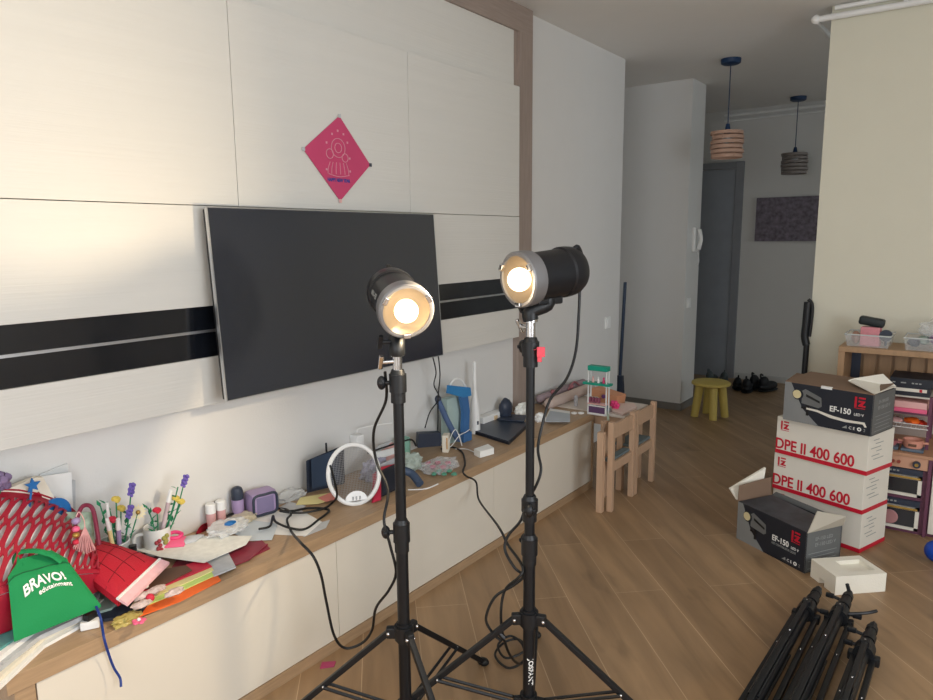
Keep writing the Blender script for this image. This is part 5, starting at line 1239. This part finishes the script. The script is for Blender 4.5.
# blue ball
solo(MB().sph((-.065, 3.62, .048), .048, n=28), 'ball', dblue_m, 'deep blue ball on the floor beside the toy kitchen', 'ball')
bpy.data.objects['ball'].data.materials[0] = mat('royal_blue_plastic', (.08, .28, .68), .4)
solo(MB().slab([PZ(a, b, 0) for a, b in ((320, 669), (334, 667), (336, 662), (322, 663))], .004, (0, 0, 1)), 'paper_scrap', mat('dull_pink_scrap', (.66, .25, .40), .6), 'small pink scrap on the floor under the bench', 'scrap', smooth=False)

# ================================================================ TOY KITCHEN
def kitchen():
    X0, X1 = -.585, .52; yb = YR - .02; yfu = 4.10; yfl = 3.90; ZT = .87
    t = thing('toy_kitchen', 'wooden toy kitchen with purple shelf unit and two white ovens', 'toy kitchen', ((X0 + X1) / 2, 4.15, 0))
    MB().bb((X0, yfu, ZT - .028), (X1, yb, ZT), bev=.002).build('top_board', slat_m, t, smooth=False)
    MB().bb((X0, yfu + .004, .0), (X0 + .03, yb, ZT - .028)).build('side_board', slat_m, t, smooth=False)
    MB().bb((X1 - .03, yfu + .004, .0), (X1, yb, ZT - .028)).build('side_board', slat_m, t, smooth=False)
    m = MB(); x = X0 + .09
    while x < X1 - .06:
        m.bb((x, yb - .035, .45), (x + .058, yb - .02, ZT - .03)); x += .074
    m.bb((X0 + .03, yb - .018, .45), (X1 - .03, yb - .006, ZT - .03))
    m.build('slatted_back', slat_m, t, smooth=False)
    MB().bb((X0 + .03, yb - .03, .45), (X0 + .075, yb - .024, ZT - .03)).build('dark_gap_panel', slate_m, t, smooth=False)
    # base carcass
    ox0, ox1 = -.335, -.155
    MB().bb((ox0 - .25, yfl + .012, .0), (ox1 + .02, yb - .04, .385)).build('oven_carcass', purple_m, t, 'purple lacquered carcass', smooth=False)
    MB().bb((ox0 - .255, yfl - .012, .385), (X1 - .03, yb - .04, .402), bev=.003).build('counter', mat('pinkish_wood', (.74, .56, .44), .5), t, smooth=False)
    MB().bb((ox0 - .25, yfl - .006, .328), (ox1 + .018, yfl + .012, .385), bev=.002).build('control_panel', mat('peach_wood', (.80, .61, .50), .5), t, smooth=False)
    for k in range(3): MB().cyl((ox0 + .03 + k * .024, yfl - .006, .357), (ox0 + .03 + k * .024, yfl - .02, .357), .0075).build('small_knob', mat('brick_knob', (.60, .28, .22), .5), t)
    MB().cyl((ox1 - .028, yfl - .006, .355), (ox1 - .028, yfl - .022, .355), .0165, n=28).build('dial', slate_m, t, 'dark round dial').name = 'dial'
    MB().cyl((ox1 - .028, yfl - .022, .355), (ox1 - .028, yfl - .026, .355), .008, n=20).build('dial_cap', gold_m, t)
    for z0, z1, nm in ((.190, .290, 'upper'), (.020, .134, 'lower')):
        dr = MB()
        for a, b in (((ox0, yfl - .008, z0), (ox1, yfl + .01, z0 + .014)), ((ox0, yfl - .008, z1 - .014), (ox1, yfl + .01, z1)), ((ox0, yfl - .008, z0), (ox0 + .014, yfl + .01, z1)), ((ox1 - .016, yfl - .008, z0), (ox1, yfl + .01, z1))): dr.bb(a, b)
        d_ = dr.build('oven_door', card_white, t, 'white oven door frame', smooth=False)
        MB().bb((ox0 + .01, yfl - .001, z0 + .01), (ox1 - .01, yfl + .003, z1 - .01)).build('oven_window', mat('smoky_window', (.22, .22, .23), .15), d_)
        MB().bb((ox0 + .004, yfl - .026, z1 - .008), (ox1 - .006, yfl - .016, z1 + .002), bev=.002).bb((ox0 + .01, yfl - .018, z1 - .007), (ox0 + .018, yfl - .006, z1)).bb((ox1 - .02, yfl - .018, z1 - .007), (ox1 - .012, yfl - .006, z1)).build('oven_handle', gold_m, d_, 'gold handle')
        MB().bb((ox0 + .0, yfl - .002, z1 + .004), (ox1, yfl + .012, z1 + .034)).build('oven_display', slate_m, t, 'dark display strip')
        m = MB()
        for k in range(4): m.box((ox0 + .03 + .016 * k, yfl - .003, z1 + .02), (.010, .002, .008))
        m.build('display_marks', grey_ink, t)
    MB().lathe([(0, 0), (.036, 0), (.032, .004), (0, .004)], (ox0 + .06, yfl - .006, .072), (0, -1, 0)).build('toy_pie', mat('pinkish_pie', (.70, .50, .50), .6), t, 'pink round pie in the lower oven window')
    MB().bb((ox1 + .02, yfl - .01, .0), (ox1 + .034, yfl + .012, .385)).build('divider', purple_m, t, smooth=False)
    MB().bb((ox1 + .04, yfl - .008, .02), (X1 - .04, yfl + .010, .37), bev=.003).build('cabinet_door', card_white, t, 'white cabinet door', smooth=False)
    MB().bb((ox1 + .034, yfl + .014, .0), (X1 - .03, yb - .04, .385)).build('cabinet_carcass', purple_m, t, smooth=False)
    # purple upper rack
    xr0, xr1 = -.345, -.155
    for x in (xr0, xr1):
        for y in (4.02, 4.26): MB().bb((x - .007, y - .007, .402), (x + .007, y + .007, .665)).build('rack_post', purple_m, t, smooth=False)
    for z in (.660, .575):
        MB().bb((xr0 - .007, 4.013, z - .006), (xr1 + .007, 4.267, z + .004)).build('rack_shelf', purple_m if z < .6 else card_white, t, smooth=False)
    MB().bb((xr0, 4.262, .36), (xr1, 4.268, .655)).build('rack_back', mat('rack_back_board', (.68, .62, .58), .7), t, smooth=False)
    m = MB()
    for k in range(9): m.cyl((xr0 + .012 + k * .021, 3.99, .507), (xr0 + .012 + k * .021, 4.24, .507), .0018, n=6)
    for y, z in ((3.99, .507), (3.99, .527), (4.24, .527)): m.cyl((xr0, y, z), (xr1, y, z), .0022, n=6)
    m.build('wire_rack', white_pl, t, 'white wire rack')
    return xr0, xr1
xr0, xr1 = kitchen()
# things on the rack
t = thing('game_box', 'upper dark boxed gadget with pale lettering marks on the rack', 'box', (-.25, 4.12, .745))
MB().bb((xr0 + .012, 4.0, .7065), (xr1 + .002, 4.22, .750), bev=.002).build('carton', card_dark, t, smooth=False)
m = MB()
for k, (u, wd) in enumerate(((.03, .012), (.07, .022), (.11, .01), (.125, .01), (.14, .01))): m.box((xr0 + u, 3.9985, .728), (wd, .001, .006))
m.build('printed_marks', grey_ink, t)
t = thing('game_box', 'lower black and white boxed gadget with a red mark on the rack', 'box', (-.25, 4.12, .70))
MB().bb((xr0 + .018, 4.0, .6645), (xr1 - .006, 4.22, .706), bev=.002).build('carton', card_dark, t, smooth=False)
MB().bb((xr0 + .022, 3.998, .686), (xr1 - .02, 4.0, .702)).build('white_print', card_white, t, smooth=False)
MB().box((xr1 - .045, 3.9975, .694), (.012, .001, .014)).build('red_mark', red_m, t)
t = thing('toy_tray', 'pale pink toy tray on the shelf under the black boxes', 'tray', (-.25, 4.1, .545))
MB().bb((xr0 + .012, 4.02, .580), (xr1 - .012, 4.2, .632), bev=.008).build('tray', palep_m, t)
MB().bb((xr0 + .01, 4.005, .580), (xr1 - .012, 4.02, .600), bev=.003).build('tray_lip', pink_m, t, 'pink front lip')
for (x, m_, l, r_) in ((xr0 + .05, palep_m, 'pale pink toy food on the wire rack', .024), (xr0 + .12, orange_m, 'orange toy food on the wire rack', .03), (xr0 + .155, mat('red_toy', (.80, .22, .16), .5), 'red toy food at the right of the wire rack', .022)):
    solo(MB().sph((x, 4.06, .509 + r_ * .62), r_, (1.3, 1.4, .6), jit=.3), 'toy_food', m_, l, 'toy food')
def pot(x, y, label, m_, r, h):
    t = thing('toy_pot', label, 'toy pot', (x, y, .41))
    MB().lathe([(0, 0), (r * .9, 0), (r, .008), (r * 1.02, h), (r * 1.08, h + .004), (r * .95, h + .004), (r * .9, .01), (0, .01)], (x, y, .418)).build('pot_body', m_, t)
    for q in (1, -1): MB().cyl((x + q * r, y, .418 + h * .7), (x + q * (r + .022), y, .418 + h * .75), .006).build('pot_handle', m_, t)
    MB().box((x, y - r * 1.0, .418 + h * .5), (.034, .006, .012), bev=.001).build('plate_mark', brown_m, t)
pot(xr1 - .055, 3.97, 'peach toy pot on the right burner of the toy kitchen', mat('peach_pot', (.85, .60, .52), .45), .042, .036)
pot(xr0 + .03, 3.97, 'rose toy pan on the left burner of the toy kitchen', mat('rose_pan', (.72, .45, .46), .45), .038, .02)
for x, l in ((xr1 - .055, 'slate toy burner under the peach pot'), (xr0 + .03, 'slate toy burner under the rose pan')):
    solo(MB().box((x, 3.97, .410), (.095, .09, .015), bev=.004), 'toy_burner', mat('slate_burner', (.36, .42, .48), .45), l, 'burner')
# tubs on top of kitchen
def tub(x0, x1, label, contents):
    z = .8705; y0_, y1_ = 4.13, 4.34
    t = thing('storage_tub', label, 'tub', ((x0 + x1) / 2, 4.23, z))
    ins = .012; h = .062
    m = MB(); 
    A_ = [(x0 + ins, y0_ + ins), (x1 - ins, y0_ + ins), (x1 - ins, y1_ - ins), (x0 + ins, y1_ - ins)]; B_ = [(x0, y0_), (x1, y0_), (x1, y1_), (x0, y1_)]
    vs = [V((*p, z)) for p in A_] + [V((*p, z + h)) for p in B_]
    m.add(vs, [(0, 1, 2, 3)] + [(i, (i + 1) % 4, 4 + (i + 1) % 4, 4 + i) for i in range(4)]); m.build('tub_wall', clear_m, t)
    MB().tube([V((*p, z + h)) for p in B_], .004, 8, smooth=0, closed=True).build('rim', mat('clear_rim', (.85, .87, .86), .2, alpha=.8), t)
tub(-.565, -.355, 'left clear plastic tub with pink cards on the toy kitchen', 0)
tub(-.30, -.02, 'right clear plastic tub filled with small toys on the toy kitchen', 0)
z = .874
solo(MB().box((-.455, 4.22, z + .045), (.09, .05, .10), rot=-.1, bev=.003), 'card_deck', mat('rose_card_box', (.85, .55, .58), .5, var=.1, vscale=60), 'pink card box standing in the left tub', 'card box')
solo(MB().box(0, (.12, .06, .045), bev=.012, M=Mx.Translation((-.455, 4.22, z + .122)) @ Mx.Rotation(.15, 4, 'Y')), 'phone_case', mat('black_teal_case', (.07, .12, .13), .5), 'black case lying on the pink card box', 'case')
t = thing('round_toy', 'dark round toy at the right side of the left tub', 'toy', (-.39, 4.22, z)); MB().lathe([(.0, 0), (.03, 0), (.03, .02), (0, .02)], (-.385, 4.21, z + .055), (0, -1, 0)).build('wheel', slate_m, t); MB().cyl((-.385, 4.22, z), (-.385, 4.21, z + .03), .006).build('support', slate_m, t)
t = thing('toy_piece', 'tan toy piece at the left side of the left tub', 'toy', (-.52, 4.22, z)); MB().sph((-.525, 4.22, z + .035), .022, (1, 1, 1.5), jit=.2).build('piece', mat('tan_plastic', (.65, .5, .42), .6), t)
for k, (x, m_, l) in enumerate(((-.26, slate_m, 'dark toy piece in the right tub near its left end'), (-.22, cocoa_m, 'sage toy piece in the right tub'), (-.17, mat('mauve_plastic', (.60, .45, .62), .5), 'mauve toy piece in the middle of the right tub'), (-.13, palep_m, 'pale pink toy piece in the right tub'), (-.08, mag_m, 'crimson toy piece at the right of the right tub'), (-.045, slate_m, 'dark toy piece at the far right end of the right tub'))):
    solo(MB().sph((x, 4.22 + .02 * (k % 2), z + .028 + .012 * (k % 3)), .026, (1, 1.3, .9), jit=.4), 'toy_piece', m_, l, 'toy')
solo(crumple((-.14, 4.24, z + .062), .075, (1.35, .9, .75), 41.5, amp=.3), 'plastic_bag', clear_m, 'clear plastic bag bulging above the right tub', 'plastic bag')

# ---------------------------------------------------------------- shared group phrases of the repeats
GR = {'light_stand': 'upright tripod light stands', 'studio_light': 'studio lamps on the stands', 'folded_light_stand': 'folded light stands on the floor', 'cardboard_box': 'cardboard boxes stacked and opened by the toy kitchen',
      'pendant_lamp': 'pendant lamps in the hallway', 'kids_chair': 'small beech chairs', 'shoe': 'shoes in the hallway', 'magazine': 'magazines piled at the bench end', 'paper_sheet': 'loose papers on the bench',
      'folder': 'folders on the bench', 'lavender_flower': 'craft flowers in the cup and mug', 'yellow_flower': 'craft flowers in the cup and mug', 'rose_flower': 'craft flowers in the cup and mug', 'leaf_sprig': 'craft flowers in the cup and mug', 'daisy_flower': 'craft flowers in the cup and mug',
      'pen': 'pens in the cup and mug', 'cosmetic_bottle': 'pink bottles with white caps', 'power_cable': 'black cables', 'charging_cable': 'thin white cords', 'ceiling_pipe': 'white pipes under the ceiling', 'light_switch': 'white light switches',
      'game_box': 'dark gadget boxes on the rack', 'storage_tub': 'clear tubs on the toy kitchen', 'toy_food': 'toy food on the wire rack', 'toy_pot': 'toy cookware', 'toy_burner': 'toy burners', 'toy_piece': 'toy pieces in the tubs', 'cloth_roll': 'rolled cloths by the wall', 'leaflet': 'leaflets behind the left stand', 'plastic_bag': 'clear plastic bags'}
for o in S.objects:
    k = o.name.split('.')[0]
    if o.parent is None and k in GR and 'label' in o: o['group'] = GR[k]
